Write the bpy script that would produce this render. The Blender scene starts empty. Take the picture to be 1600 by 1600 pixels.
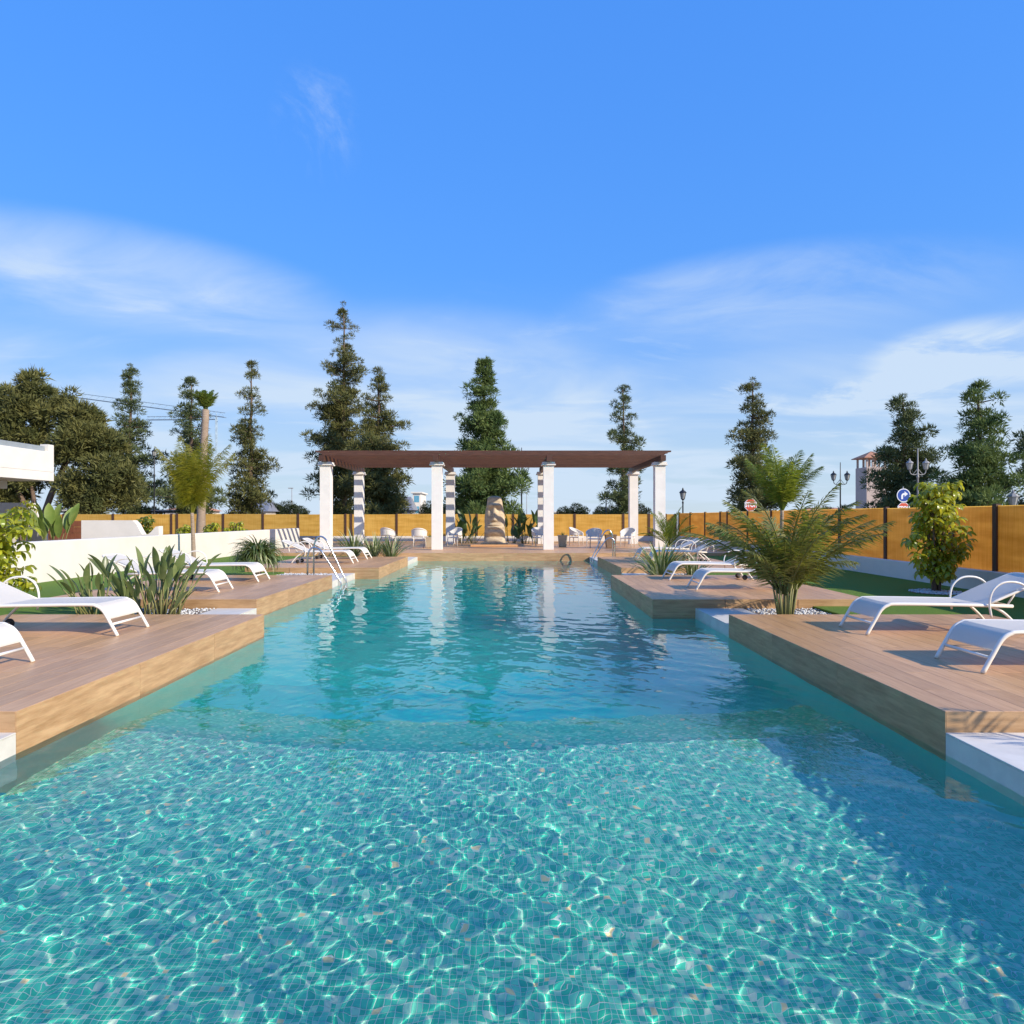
import bpy, math, random
import numpy as np
from mathutils import Vector, Matrix
PI = math.pi
R = math.radians
sc = bpy.context.scene
C = sc.collection

# ------------------------------------------------------------------ camera
EYE, F, HZ = 1.31, 1067.0, 808.0
cam_d = bpy.data.cameras.new('camera')
cam = bpy.data.objects.new('camera', cam_d)
C.objects.link(cam)
cam_d.sensor_width = 36.0
cam_d.lens = 36.0 * F / 1600.0
cam_d.shift_y = (HZ - 800.0) / 1600.0
cam_d.clip_end = 6000
cam_d.clip_start = 0.05
cam.location = (0, 0, EYE)
cam.rotation_euler = (PI / 2, 0, 0)
sc.camera = cam

# ------------------------------------------------------------------ sky and sun
SUN = Vector((1.54, -1.0, 1.0)).normalized()
world = bpy.data.worlds.new('World')
sc.world = world
world.use_nodes = True
wt = world.node_tree
bg = wt.nodes['Background']
bg.inputs[1].default_value = 0.115
sky = wt.nodes.new('ShaderNodeTexSky')
sky.sky_type = 'NISHITA'
sky.sun_disc = False
sky.sun_elevation = math.asin(SUN.z)
sky.sun_rotation = math.atan2(SUN.x, SUN.y)
sky.air_density = 1.0
sky.dust_density = 0.05
sky.ozone_density = 2.6


def wnode(t, **kw):
    n = wt.nodes.new(t)
    for k, v in kw.items():
        setattr(n, k, v)
    return n


def wmath(op, a, b=None, c=None, clamp=False):
    n = wnode('ShaderNodeMath', operation=op)
    n.use_clamp = clamp
    for i, v in enumerate((a, b, c)):
        if v is None:
            continue
        if isinstance(v, (int, float)):
            n.inputs[i].default_value = v
        else:
            wt.links.new(v, n.inputs[i])
    return n.outputs[0]


def wsmooth(v, a, b, lo=0.0, hi=1.0):
    n = wnode('ShaderNodeMapRange', interpolation_type='SMOOTHSTEP')
    wt.links.new(v, n.inputs[0])
    for i, x in enumerate((a, b, lo, hi)):
        n.inputs[i + 1].default_value = x
    return n.outputs[0]


bw = wnode('ShaderNodeRGBToBW')
wt.links.new(sky.outputs[0], bw.inputs[0])
flat = wnode('ShaderNodeVectorMath', operation='SCALE')       # even out the sky's brightness, as the exposed photograph does
wt.links.new(sky.outputs[0], flat.inputs[0])
wt.links.new(wmath('MULTIPLY', wmath('POWER', bw.outputs[0], -0.72), 2.1), flat.inputs['Scale'])
tint = wnode('ShaderNodeMix', data_type='RGBA', blend_type='MULTIPLY')
tint.inputs[0].default_value = 1.0
tint.inputs[7].default_value = (0.80, 0.98, 1.30, 1)
wt.links.new(flat.outputs[0], tint.inputs[6])
hs = wnode('ShaderNodeHueSaturation')
hs.inputs['Saturation'].default_value = 1.12
wt.links.new(tint.outputs[2], hs.inputs['Color'])
tc = wnode('ShaderNodeTexCoord')
sep = wnode('ShaderNodeSeparateXYZ')
wt.links.new(tc.outputs['Generated'], sep.inputs[0])
zz = wmath('ADD', wmath('MAXIMUM', sep.outputs[2], 0.0), 0.16)
comb = wnode('ShaderNodeCombineXYZ')
wt.links.new(wmath('DIVIDE', sep.outputs[0], zz), comb.inputs[0])
wt.links.new(wmath('DIVIDE', sep.outputs[1], zz), comb.inputs[1])


def wnoise(scale, detail, rough, mapping_scale, off=(0, 0, 0), distortion=0.0, rot=0.0):
    mp = wnode('ShaderNodeMapping')
    mp.inputs['Scale'].default_value = mapping_scale
    mp.inputs['Location'].default_value = off
    mp.inputs['Rotation'].default_value = (0, 0, rot)
    wt.links.new(comb.outputs[0], mp.inputs[0])
    n = wnode('ShaderNodeTexNoise')
    n.inputs['Scale'].default_value = scale
    n.inputs['Detail'].default_value = detail
    n.inputs['Roughness'].default_value = rough
    n.inputs['Distortion'].default_value = distortion
    wt.links.new(mp.outputs[0], n.inputs[0])
    return n.outputs[0]


# thin high veil, denser towards the horizon, with soft streaks
veil_n = wnoise(0.75, 5, 0.55, (1.0, 1.9, 1.0), (3.1, 1.7, 0), 0.6, 0.35)
streak = wnoise(1.5, 7, 0.60, (0.9, 1.7, 1.0), (0.4, 7.3, 0), 0.8, -0.3)
low = wsmooth(sep.outputs[2], 0.30, 0.10)
veil = wmath('MULTIPLY', wmath('MULTIPLY', wsmooth(veil_n, 0.36, 0.70), low), 0.62)
strk = wmath('MULTIPLY', wmath('MULTIPLY', wsmooth(streak, 0.52, 0.76), wsmooth(sep.outputs[2], 0.36, 0.2)), 0.42)


def cloud_spot(az, el, wa, we, n, lo, hi, amount):
    d = Vector((math.sin(R(az)) * math.cos(R(el)), math.cos(R(az)) * math.cos(R(el)), math.sin(R(el))))
    right = Vector((math.cos(R(az)), -math.sin(R(az)), 0))
    up = right.cross(d)
    def dot(v):
        k = wnode('ShaderNodeVectorMath', operation='DOT_PRODUCT')
        wt.links.new(tc.outputs['Generated'], k.inputs[0])
        k.inputs[1].default_value = v
        return k.outputs['Value']
    a = wmath('DIVIDE', dot(right), math.tan(R(wa)))
    e = wmath('DIVIDE', dot(up), math.tan(R(we)))
    r = wmath('ADD', wmath('POWER', a, 2.0), wmath('POWER', e, 2.0))
    fall = wmath('MULTIPLY', wsmooth(r, 1.0, 0.0), wsmooth(dot(d), 0.0, 0.5))
    return wmath('MULTIPLY', wmath('MULTIPLY', fall, wsmooth(n, lo, hi)), amount)


fluff = wnoise(3.2, 8, 0.6, (1.0, 1.0, 1.0), (5.0, 2.0, 0), 0.5)
wisp = wnoise(2.6, 9, 0.68, (2.2, 1.0, 1.0), (1.0, 4.0, 0), 1.2)
spots = [cloud_spot(34, 11.2, 7.5, 2.8, fluff, 0.32, 0.62, 0.85),
         cloud_spot(27, 9.0, 8, 1.6, fluff, 0.40, 0.62, 0.6),
         cloud_spot(-15.8, 29, 3.6, 4.6, wisp, 0.44, 0.80, 0.30),
         cloud_spot(-30, 17, 17, 4.2, streak, 0.18, 0.72, 0.62),
         cloud_spot(21, 17, 17, 4.0, streak, 0.20, 0.75, 0.52),
         cloud_spot(-8, 12, 20, 6, veil_n, 0.15, 0.65, 0.45)]
tot = wmath('ADD', wmath('ADD', veil, strk), wmath('MULTIPLY', wsmooth(sep.outputs[2], 0.34, 0.0), 0.70))
for s_ in spots:
    tot = wmath('ADD', tot, s_)
tot = wmath('MINIMUM', tot, 0.92)
mixc = wnode('ShaderNodeMix', data_type='RGBA')
wt.links.new(tot, mixc.inputs[0])
wt.links.new(hs.outputs[0], mixc.inputs[6])
mixc.inputs[7].default_value = (3.9, 4.75, 5.8, 1)
wt.links.new(mixc.outputs[2], bg.inputs[0])

sun_d = bpy.data.lights.new('sun', 'SUN')
sun = bpy.data.objects.new('sun', sun_d)
C.objects.link(sun)
sun_d.energy = 4.3
sun_d.angle = R(0.5)
sun_d.color = (1.0, 0.91, 0.77)
sun.rotation_euler = (-SUN).to_track_quat('-Z', 'Y').to_euler()
sun.location = SUN * 60
sun_d.cycles.is_caustics_light = True

vs = sc.view_settings
vs.view_transform = 'Standard'
vs.look = 'None'
vs.gamma = 1.0
vs.exposure = 0.52
vs.use_curve_mapping = False
sc.render.engine = 'CYCLES'
sc.cycles.use_denoising = True
sc.cycles.max_bounces = 9
sc.cycles.transparent_max_bounces = 12
sc.cycles.blur_glossy = 1.0
sc.cycles.sample_clamp_indirect = 6.0


# ------------------------------------------------------------------ helpers
def P(px, py, z=0.0):
    y = F * (EYE - z) / (py - HZ)
    return Vector(((px - 800.0) * y / F, y, z))


def atd(px, Y):
    return (px - 800.0) * Y / F


def zat(py, Y):
    return EYE + (HZ - py) * Y / F


class MB:
    def __init__(s):
        s.v, s.f, s.n = [], [], 0

    def add(s, v, f):
        v = np.asarray(v, float).reshape(-1, 3)
        s.v.append(v)
        for q in f:
            s.f.append(tuple(int(i) + s.n for i in q))
        s.n += len(v)
        return s

    def bulk(s, v, k):                  # v: (n, k, 3) polygons with no shared vertices
        v = np.asarray(v, float)
        n = v.shape[0]
        s.v.append(v.reshape(-1, 3))
        ids = np.arange(n * k).reshape(n, k) + s.n
        s.f.extend(map(tuple, ids.tolist()))
        s.n += n * k
        return s

    def box(s, a, b, ch=0.0):
        (x0, y0, z0), (x1, y1, z1) = a, b
        if ch <= 0:
            v = [(x, y, z) for x in (x0, x1) for y in (y0, y1) for z in (z0, z1)]
            return s.add(v, [(0, 1, 3, 2), (4, 6, 7, 5), (0, 4, 5, 1), (2, 3, 7, 6), (0, 2, 6, 4), (1, 5, 7, 3)])
        c = ch
        rings = [[(x0 + i, y0 + i, z), (x1 - i, y0 + i, z), (x1 - i, y1 - i, z), (x0 + i, y1 - i, z)]
                 for i, z in ((c, z0), (0, z0 + c), (0, z1 - c), (c, z1))]
        v = [p for r in rings for p in r]
        f = [(3, 2, 1, 0), (12, 13, 14, 15)]
        for k in range(3):
            for j in range(4):
                f.append((k * 4 + j, k * 4 + (j + 1) % 4, k * 4 + 4 + (j + 1) % 4, k * 4 + 4 + j))
        return s.add(v, f)

    def tube(s, pts, r, n=8, caps=True, closed=False):
        pts = [Vector(p) for p in pts]
        m = len(pts)
        rr = r if hasattr(r, '__len__') else [r] * m
        v = []
        prev = None
        for i, p in enumerate(pts):
            if closed:
                d = pts[(i + 1) % m] - pts[i - 1]
            else:
                d = pts[min(i + 1, m - 1)] - pts[max(i - 1, 0)]
            d.normalize()
            if prev is None:
                ref = Vector((0, 0, 1)) if abs(d.z) < .9 else Vector((1, 0, 0))
                a = d.cross(ref).normalized()
            else:
                a = (prev - d * prev.dot(d)).normalized()
            prev = a
            b = d.cross(a)
            for k in range(n):
                t = 2 * PI * k / n
                v.append(p + (a * math.cos(t) + b * math.sin(t)) * rr[i])
        f = []
        for i in range(m if closed else m - 1):
            j = (i + 1) % m
            for k in range(n):
                f.append((i * n + k, i * n + (k + 1) % n, j * n + (k + 1) % n, j * n + k))
        if caps and not closed:
            f.append(tuple(range(n - 1, -1, -1)))
            f.append(tuple((m - 1) * n + k for k in range(n)))
        return s.add(v, f)

    def lathe(s, prof, n=16, c=(0, 0, 0), axis='z'):
        v = []
        for r_, z in prof:
            for k in range(n):
                t = 2 * PI * k / n
                p = (r_ * math.cos(t), r_ * math.sin(t), z)
                if axis == 'y':
                    p = (p[0], p[2], p[1])
                elif axis == 'x':
                    p = (p[2], p[0], p[1])
                v.append((p[0] + c[0], p[1] + c[1], p[2] + c[2]))
        f = []
        for i in range(len(prof) - 1):
            for k in range(n):
                f.append((i * n + k, i * n + (k + 1) % n, (i + 1) * n + (k + 1) % n, (i + 1) * n + k))
        f.append(tuple(range(n - 1, -1, -1)))
        f.append(tuple((len(prof) - 1) * n + k for k in range(n)))
        return s.add(v, f)

    def prism(s, poly, vec):            # poly: list of 3D points, extruded by vec
        n = len(poly)
        v = [Vector(p) for p in poly] + [Vector(p) + Vector(vec) for p in poly]
        f = [tuple(range(n - 1, -1, -1)), tuple(range(n, 2 * n))]
        for k in range(n):
            f.append((k, (k + 1) % n, n + (k + 1) % n, n + k))
        return s.add(v, f)

    def mesh(s, name, m, smooth=False):
        me = bpy.data.meshes.new(name)
        v = np.concatenate(s.v) if s.v else np.zeros((0, 3))
        me.from_pydata(v.tolist(), [], s.f)
        for mm in (m if isinstance(m, (list, tuple)) else [m]):
            me.materials.append(mm)
        if smooth:
            me.polygons.foreach_set('use_smooth', [True] * len(me.polygons))
        me.update()
        return me

    def build(s, name, m, parent=None, smooth=False, loc=(0, 0, 0), rot=None):
        return link(name, s.mesh(name, m, smooth), parent, loc, rot)


def link(name, me, parent=None, loc=(0, 0, 0), rot=None):
    o = bpy.data.objects.new(name, me)
    C.objects.link(o)
    o.location = loc
    if rot is not None:
        o.rotation_euler = rot
    if parent is not None:
        o.parent = parent
    return o


def thing(name, label, cat, loc=(0, 0, 0), rz=0.0, group=None):
    o = link(name, None, None, loc, (0, 0, rz))
    return tag(o, label, cat, group)


def tag(o, label, cat, group=None):
    o['label'] = label
    o['category'] = cat
    if group:
        o['group'] = group
    return o


def struct(o, kind='structure'):
    o['kind'] = kind
    return o


def copy_tree(o, parent=None):
    c = o.copy()
    C.objects.link(c)
    c.parent = parent
    for ch in list(o.children):
        copy_tree(ch, c)
    return c


def arc(pts, n=6):
    """Catmull-Rom through points"""
    pts = [Vector(p) for p in pts]
    q = [pts[0] * 2 - pts[1]] + pts + [pts[-1] * 2 - pts[-2]]
    out = []
    for i in range(1, len(q) - 2):
        for k in range(n):
            t = k / n
            a, b, c, d = q[i - 1], q[i], q[i + 1], q[i + 2]
            out.append(.5 * ((2 * b) + (c - a) * t + (2 * a - 5 * b + 4 * c - d) * t * t + (3 * b - a - 3 * c + d) * t ** 3))
    out.append(pts[-1])
    return out


# ------------------------------------------------------------------ materials
def mat(name, c1, c2=None, scale=4.0, rough=0.6, bump=0.0, stretch=(1, 1, 1), coord='Object', detail=5,
        rnd=0.0, trans=0.0, metal=0.0, spec=0.5, bscale=None, contrast=(0.35, 0.65), c3=None, tcol=None, nz=0.6):
    m = bpy.data.materials.new(name)
    m.use_nodes = True
    t = m.node_tree
    b = t.nodes['Principled BSDF']
    b.inputs['Roughness'].default_value = rough
    b.inputs['Metallic'].default_value = metal
    b.inputs['Specular IOR Level'].default_value = spec
    if c2 is None:
        c2 = tuple(x * .85 for x in c1)
    if coord == 'Position':
        src = t.nodes.new('ShaderNodeNewGeometry').outputs['Position']
    else:
        src = t.nodes.new('ShaderNodeTexCoord').outputs[coord]
    mp = t.nodes.new('ShaderNodeMapping')
    mp.inputs['Scale'].default_value = stretch
    t.links.new(src, mp.inputs[0])
    oi = None
    if rnd:
        oi = t.nodes.new('ShaderNodeObjectInfo')
        mu = t.nodes.new('ShaderNodeMath')
        mu.operation = 'MULTIPLY'
        mu.inputs[1].default_value = 57.0
        t.links.new(oi.outputs['Random'], mu.inputs[0])
        t.links.new(mu.outputs[0], mp.inputs['Location'])
    n = t.nodes.new('ShaderNodeTexNoise')
    n.inputs['Scale'].default_value = scale
    n.inputs['Detail'].default_value = detail
    n.inputs['Roughness'].default_value = nz
    t.links.new(mp.outputs[0], n.inputs[0])
    cr = t.nodes.new('ShaderNodeValToRGB')
    t.links.new(n.outputs[0], cr.inputs[0])
    e = cr.color_ramp.elements
    e[0].position, e[1].position = contrast
    e[0].color, e[1].color = (*c1, 1), (*c2, 1)
    if c3:
        k = e.new(contrast[1] + .12)
        k.color = (*c3, 1)
    colr = cr.outputs[0]
    if rnd:
        mr = t.nodes.new('ShaderNodeMapRange')
        mr.inputs[3].default_value, mr.inputs[4].default_value = 1 - rnd, 1 + rnd
        t.links.new(oi.outputs['Random'], mr.inputs[0])
        mx = t.nodes.new('ShaderNodeVectorMath')
        mx.operation = 'SCALE'
        t.links.new(colr, mx.inputs[0])
        t.links.new(mr.outputs[0], mx.inputs['Scale'])
        colr = mx.outputs[0]
    t.links.new(colr, b.inputs['Base Color'])
    if bump:
        n2 = n
        if bscale:
            n2 = t.nodes.new('ShaderNodeTexNoise')
            n2.inputs['Scale'].default_value = bscale
            n2.inputs['Detail'].default_value = 4
            t.links.new(mp.outputs[0], n2.inputs[0])
        bp = t.nodes.new('ShaderNodeBump')
        bp.inputs['Strength'].default_value = min(1.0, bump)
        bp.inputs['Distance'].default_value = 0.02
        t.links.new(n2.outputs[0], bp.inputs['Height'])
        t.links.new(bp.outputs[0], b.inputs['Normal'])
    if trans:
        tr = t.nodes.new('ShaderNodeBsdfTranslucent')
        if tcol:
            tr.inputs[0].default_value = (*tcol, 1)
        else:
            t.links.new(colr, tr.inputs[0])
        ms = t.nodes.new('ShaderNodeMixShader')
        ms.inputs[0].default_value = trans
        t.links.new(b.outputs[0], ms.inputs[1])
        t.links.new(tr.outputs[0], ms.inputs[2])
        t.links.new(ms.outputs[0], t.nodes['Material Output'].inputs[0])
    return m


M = {}
M['plank'] = mat('wood_look_tile', (.46, .245, .105), (.57, .325, .15), 2.2, .42, .12, (16, 1.1, 16), rnd=.13, detail=7, c3=(.33, .19, .095))
M['riser'] = mat('wood_look_riser', (.35, .195, .085), (.54, .33, .165), 2.4, .45, .12, (1.0, 1.0, 9), rnd=.12, detail=9, c3=(.40, .25, .14), coord='Position', nz=.68)
M['grout'] = mat('tile_grout', (.30, .235, .185), None, 20, .8)
M['ledge'] = mat('white_stone', (.69, .635, .55), (.60, .55, .475), 5, .55, .1, rnd=.05)
M['render'] = mat('white_render', (.72, .67, .59), (.65, .605, .53), 1.3, .75, .12, bscale=60, coord='Position')
M['shotcrete'] = mat('white_pergola_paint', (.80, .755, .69), (.73, .69, .63), 2.5, .6, .08, bscale=50, coord='Position')
M['lounger'] = mat('white_powder_coat', (.79, .735, .645), (.75, .70, .61), 6, .35)
M['sling'] = mat('white_mesh_fabric', (.77, .715, .625), (.71, .66, .575), 220, .7, .25, coord='Object', trans=.22)
M['resin'] = mat('white_resin', (.76, .715, .65), (.62, .58, .53), 60, .5, .5, (1, 1, 3))
M['rubber'] = mat('black_rubber', (.02, .02, .02), None, 10, .7)
M['steel'] = mat('stainless_steel', (.55, .55, .54), (.62, .62, .60), 20, .18, metal=1.0)
M['lawn'] = mat('artificial_turf', (.10, .175, .022), (.145, .23, .036), 90, .8, .9, detail=8, coord='Position', contrast=(.3, .7), c3=(.16, .22, .05), spec=.15)
M['soil'] = mat('planting_soil', (.12, .085, .06), (.22, .17, .13), 30, .95, .6, coord='Position')
M['pebble'] = mat('white_pebble', (.70, .69, .67), (.50, .49, .47), 40, .7, coord='Position')
M['gnd'] = mat('sandy_ground', (.26, .22, .17), (.33, .28, .22), .4, .95, .2, coord='Position')
M['post'] = mat('dark_timber', (.055, .024, .014), (.085, .038, .022), 6, .6, .2, (8, 8, 1), coord='Position')
M['beam'] = mat('stained_beam', (.060, .023, .012), (.105, .042, .022), 3, .5, .2, (1, 12, 12), rnd=.15, coord='Object', detail=6)
M['stone'] = mat('carved_stone', (.58, .46, .30), (.36, .27, .18), 3.2, .85, .7, (1, 1, 2.2), coord='Object', c3=(.58, .47, .33), detail=8)
M['bark'] = mat('pine_bark', (.10, .066, .045), (.17, .115, .08), 6, .9, .8, (3, 3, .6), coord='Position')
M['palmbark'] = mat('palm_trunk', (.24, .17, .115), (.34, .26, .19), 5, .9, .7, (1, 1, 7), coord='Position')
M['stem'] = mat('green_stem', (.16, .17, .05), (.22, .20, .08), 8, .6, coord='Position')
M['iron'] = mat('black_iron', (.012, .014, .016), (.02, .022, .025), 8, .5)
M['galv'] = mat('grey_pole', (.26, .25, .24), (.32, .31, .30), 8, .5)
M['lampglass'] = mat('frosted_glass', (.55, .55, .52), None, 8, .25, trans=.4)
M['glass'] = mat('window_glass', (.05, .08, .11), (.07, .11, .15), 3, .08)
M['glassrail'] = mat('smoked_glass_rail', (.28, .31, .33), None, 3, .1)
M['aqua'] = mat('blue_glass', (.10, .30, .42), (.14, .36, .48), 3, .1)
M['terracotta'] = mat('terracotta_roof', (.36, .16, .09), (.46, .23, .14), 6, .85, .5, coord='Position')
M['tower'] = mat('pinkish_plaster', (.50, .39, .33), (.44, .34, .29), 2, .85, .1, coord='Position')
M['cream'] = mat('cream_plaster', (.62, .54, .44), (.55, .47, .38), 2, .85, .1, coord='Position')
M['greyroof'] = mat('grey_metal_roof', (.17, .17, .18), (.22, .22, .23), 3, .6, coord='Position')
M['signred'] = mat('sign_red', (.60, .075, .03), (.55, .07, .03), 10, .45)
M['signblue'] = mat('sign_blue', (.012, .06, .32), None, 10, .4)
M['signwhite'] = mat('sign_white', (.80, .80, .80), None, 10, .45)
M['wicker'] = mat('brown_wicker', (.27, .185, .12), (.17, .11, .07), 40, .8, .8, (1, 1, 3))
M['beige'] = mat('beige_planter', (.46, .37, .24), (.40, .31, .2), 6, .7, .1)
M['redwood'] = mat('red_brown_timber', (.17, .055, .025), (.23, .085, .04), 3, .6, .2, (8, 8, 1), coord='Position')
M['crane'] = mat('crane_steel', (.30, .40, .48), None, 3, .6)
# foliage
M['pine'] = mat('pine_needles', (0.083, 0.100, 0.033), (0.183, 0.171, 0.051), .9, .6, trans=.25, coord='Position', spec=.25, contrast=(.32, .68), c3=(0.256, 0.201, 0.079))
M['pine2'] = mat('dark_pine_needles', (0.068, 0.098, 0.039), (0.140, 0.161, 0.056), .8, .6, trans=.25, coord='Position', spec=.25, contrast=(.32, .68), c3=(0.207, 0.189, 0.079))
M['pine3'] = mat('lush_pine_needles', (0.067, 0.115, 0.033), (0.171, 0.220, 0.059), .8, .6, trans=.25, coord='Position', spec=.25, contrast=(.32, .68), c3=(0.256, 0.256, 0.085))
M['far'] = mat('far_foliage', (.030, .045, .020), (.05, .06, .026), .5, .8, trans=.2, coord='Position', spec=.1)
M['palm'] = mat('palm_leaflets', (.125, .15, .038), (.25, .23, .06), 2.5, .45, trans=.4, coord='Position', tcol=(.26, .28, .03), c3=(.27, .20, .09))
M['queen'] = mat('yellow_green_leaflets', (.15, .17, .015), (.27, .24, .02), 2.0, .45, trans=.45, coord='Position', tcol=(.42, .36, .02))
M['queen2'] = mat('green_leaflets', (.09, .14, .02), (.16, .20, .03), 2.0, .45, trans=.45, coord='Position', tcol=(.30, .34, .03))
M['strel'] = mat('strelitzia_leaf', (.10, .145, .05), (.19, .22, .08), 6, .35, trans=.3, coord='Position', tcol=(.30, .33, .06), rnd=.4, c3=(.28, .25, .09))
M['nicolai'] = mat('giant_leaf', (.15, .23, .045), (.24, .31, .075), 4, .4, trans=.35, coord='Position', tcol=(.34, .38, .06), rnd=.2)
M['banana'] = mat('dark_banana_leaf', (.04, .085, .025), (.075, .13, .04), 4, .4, trans=.3, coord='Position', tcol=(.16, .22, .03), rnd=.3)
M['scheff'] = mat('umbrella_leaf', (.16, .22, .022), (.44, .43, .03), 5, .3, trans=.42, coord='Position', tcol=(.62, .58, .04), rnd=.3, c3=(.58, .50, .05))
M['strap'] = mat('strap_leaf', (.07, .115, .03), (.14, .175, .055), 9, .4, trans=.3, coord='Position', tcol=(.2, .25, .04))
M['strappale'] = mat('pale_strap_leaf', (.56, .56, .34), (.30, .36, .14), 12, .4, trans=.3, coord='Position', tcol=(.4, .42, .14))


def reed_mat(name, c1, c2, axis):
    m = bpy.data.materials.new(name)
    m.use_nodes = True
    t = m.node_tree
    b = t.nodes['Principled BSDF']
    b.inputs['Roughness'].default_value = .55
    g = t.nodes.new('ShaderNodeNewGeometry')
    mp = t.nodes.new('ShaderNodeMapping')
    mp.inputs['Scale'].default_value = (95, 95, 1.3)
    t.links.new(g.outputs['Position'], mp.inputs[0])
    n = t.nodes.new('ShaderNodeTexNoise')
    n.inputs['Scale'].default_value = 1.0
    n.inputs['Detail'].default_value = 3
    t.links.new(mp.outputs[0], n.inputs[0])
    mp2 = t.nodes.new('ShaderNodeMapping')
    mp2.inputs['Scale'].default_value = (.8, .8, 5)
    t.links.new(g.outputs['Position'], mp2.inputs[0])
    n2 = t.nodes.new('ShaderNodeTexNoise')
    n2.inputs['Scale'].default_value = 1.2
    n2.inputs['Detail'].default_value = 5
    t.links.new(mp2.outputs[0], n2.inputs[0])
    ad = t.nodes.new('ShaderNodeMath')
    ad.operation = 'MULTIPLY_ADD'
    ad.inputs[1].default_value = .5
    t.links.new(n.outputs[0], ad.inputs[0])
    hf = t.nodes.new('ShaderNodeMath')
    hf.operation = 'MULTIPLY'
    hf.inputs[1].default_value = .5
    t.links.new(n2.outputs[0], hf.inputs[0])
    t.links.new(hf.outputs[0], ad.inputs[2])
    cr = t.nodes.new('ShaderNodeValToRGB')
    e = cr.color_ramp.elements
    e[0].position, e[1].position = .36, .64
    e[0].color, e[1].color = (*c1, 1), (*c2, 1)
    t.links.new(ad.outputs[0], cr.inputs[0])
    oi = t.nodes.new('ShaderNodeObjectInfo')
    mr = t.nodes.new('ShaderNodeMapRange')
    mr.inputs[3].default_value, mr.inputs[4].default_value = .88, 1.1
    t.links.new(oi.outputs['Random'], mr.inputs[0])
    vm = t.nodes.new('ShaderNodeVectorMath')
    vm.operation = 'SCALE'
    t.links.new(cr.outputs[0], vm.inputs[0])
    t.links.new(mr.outputs[0], vm.inputs['Scale'])
    t.links.new(vm.outputs[0], b.inputs['Base Color'])
    bp = t.nodes.new('ShaderNodeBump')
    bp.inputs['Strength'].default_value = .6
    bp.inputs['Distance'].default_value = .01
    t.links.new(n.outputs[0], bp.inputs['Height'])
    t.links.new(bp.outputs[0], b.inputs['Normal'])
    tr = t.nodes.new('ShaderNodeBsdfTranslucent')
    t.links.new(vm.outputs[0], tr.inputs[0])
    ms = t.nodes.new('ShaderNodeMixShader')
    ms.inputs[0].default_value = .46
    t.links.new(b.outputs[0], ms.inputs[1])
    t.links.new(tr.outputs[0], ms.inputs[2])
    t.links.new(ms.outputs[0], t.nodes['Material Output'].inputs[0])
    return m


M['reed'] = reed_mat('reed_screen', (.66, .37, .05), (.90, .60, .15), 'x')


def mosaic_mat(name, grid):
    """blue-green glass mosaic; one colour per tile from its own place in the grid"""
    m = bpy.data.materials.new(name)
    m.use_nodes = True
    t = m.node_tree
    b = t.nodes['Principled BSDF']
    b.inputs['Roughness'].default_value = .35
    g = t.nodes.new('ShaderNodeNewGeometry')
    sn = t.nodes.new('ShaderNodeVectorMath')
    sn.operation = 'SNAP'
    sn.inputs[1].default_value = (TP, TP, TP if grid else 10)
    t.links.new(g.outputs['Position'], sn.inputs[0])
    wn = t.nodes.new('ShaderNodeTexWhiteNoise')
    t.links.new(sn.outputs[0], wn.inputs[0])
    cr = t.nodes.new('ShaderNodeValToRGB')
    cr.color_ramp.interpolation = 'CONSTANT'
    e = cr.color_ramp.elements
    e[0].color = (.03, .44, .27, 1)
    e[1].position, e[1].color = .26, (.07, .55, .35, 1)
    for p, c in ((.50, (.04, .49, .31, 1)), (.70, (.15, .62, .41, 1)), (.86, (.30, .61, .44, 1)), (.955, (.48, .63, .48, 1)), (.988, (.70, .56, .28, 1))):
        k = e.new(p)
        k.color = c
    t.links.new(wn.outputs[0], cr.inputs[0])
    colr = cr.outputs[0]
    if grid:
        # tiles too far away to be pieces of their own: their colours run together
        mxs = t.nodes.new('ShaderNodeMix')
        mxs.data_type = 'RGBA'
        mxs.inputs[0].default_value = .93
        t.links.new(colr, mxs.inputs[6])
        mxs.inputs[7].default_value = (.0, .53, .50, 1)
        colr = mxs.outputs[2]
    t.links.new(colr, b.inputs['Base Color'])
    return m


TP = 0.026
M['mosaic'] = mosaic_mat('glass_mosaic', False)
M['mosaicfar'] = mosaic_mat('glass_mosaic_wall', True)
M['poolgrout'] = mat('pool_grout', (.62, .72, .66), (.56, .66, .60), 30, .8, coord='Position')

# ------------------------------------------------------------------ pool
WZ = -0.288          # water level
LZ = -0.14           # white ledge
GZ = -0.11           # lawn
SHELF, DEEP = -0.94, -2.05
SH_Y = 5.35
NEAR, FAR = 1.0, 24.96
LX1, LX2, LX3 = -3.34, -4.07, -3.45
RX1, RX2, RX3 = 2.92, 2.24, 2.83
D1, D2, D3 = (4.6, 9.2), (10.88, 15.45), (17.7, 22.6)
outline = [(LX1, NEAR), (LX1, D1[1]), (LX2, D1[1]), (LX2, D3[0]), (LX3, D3[0]), (LX3, FAR), (RX3, FAR), (RX3, D2[1]),
           (RX2, D2[1]), (RX2, D2[0]), (RX1, D2[0]), (RX1, NEAR)]

# shallow floor
sb = MB()
def shelf_edge(x):
    return SH_Y + .040 * (x + .4) ** 2 + .05 * math.sin(1.7 * x)


ex = np.linspace(LX1, RX1, 25)
sb.add([(x, NEAR, SHELF) for x in ex] + [(x, shelf_edge(x), SHELF) for x in ex], [(k, k + 1, 26 + k, 25 + k) for k in range(24)])
basin = struct(sb.build('pool_basin', M['poolgrout']))
basin.cycles.is_caustics_receiver = True
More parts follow.
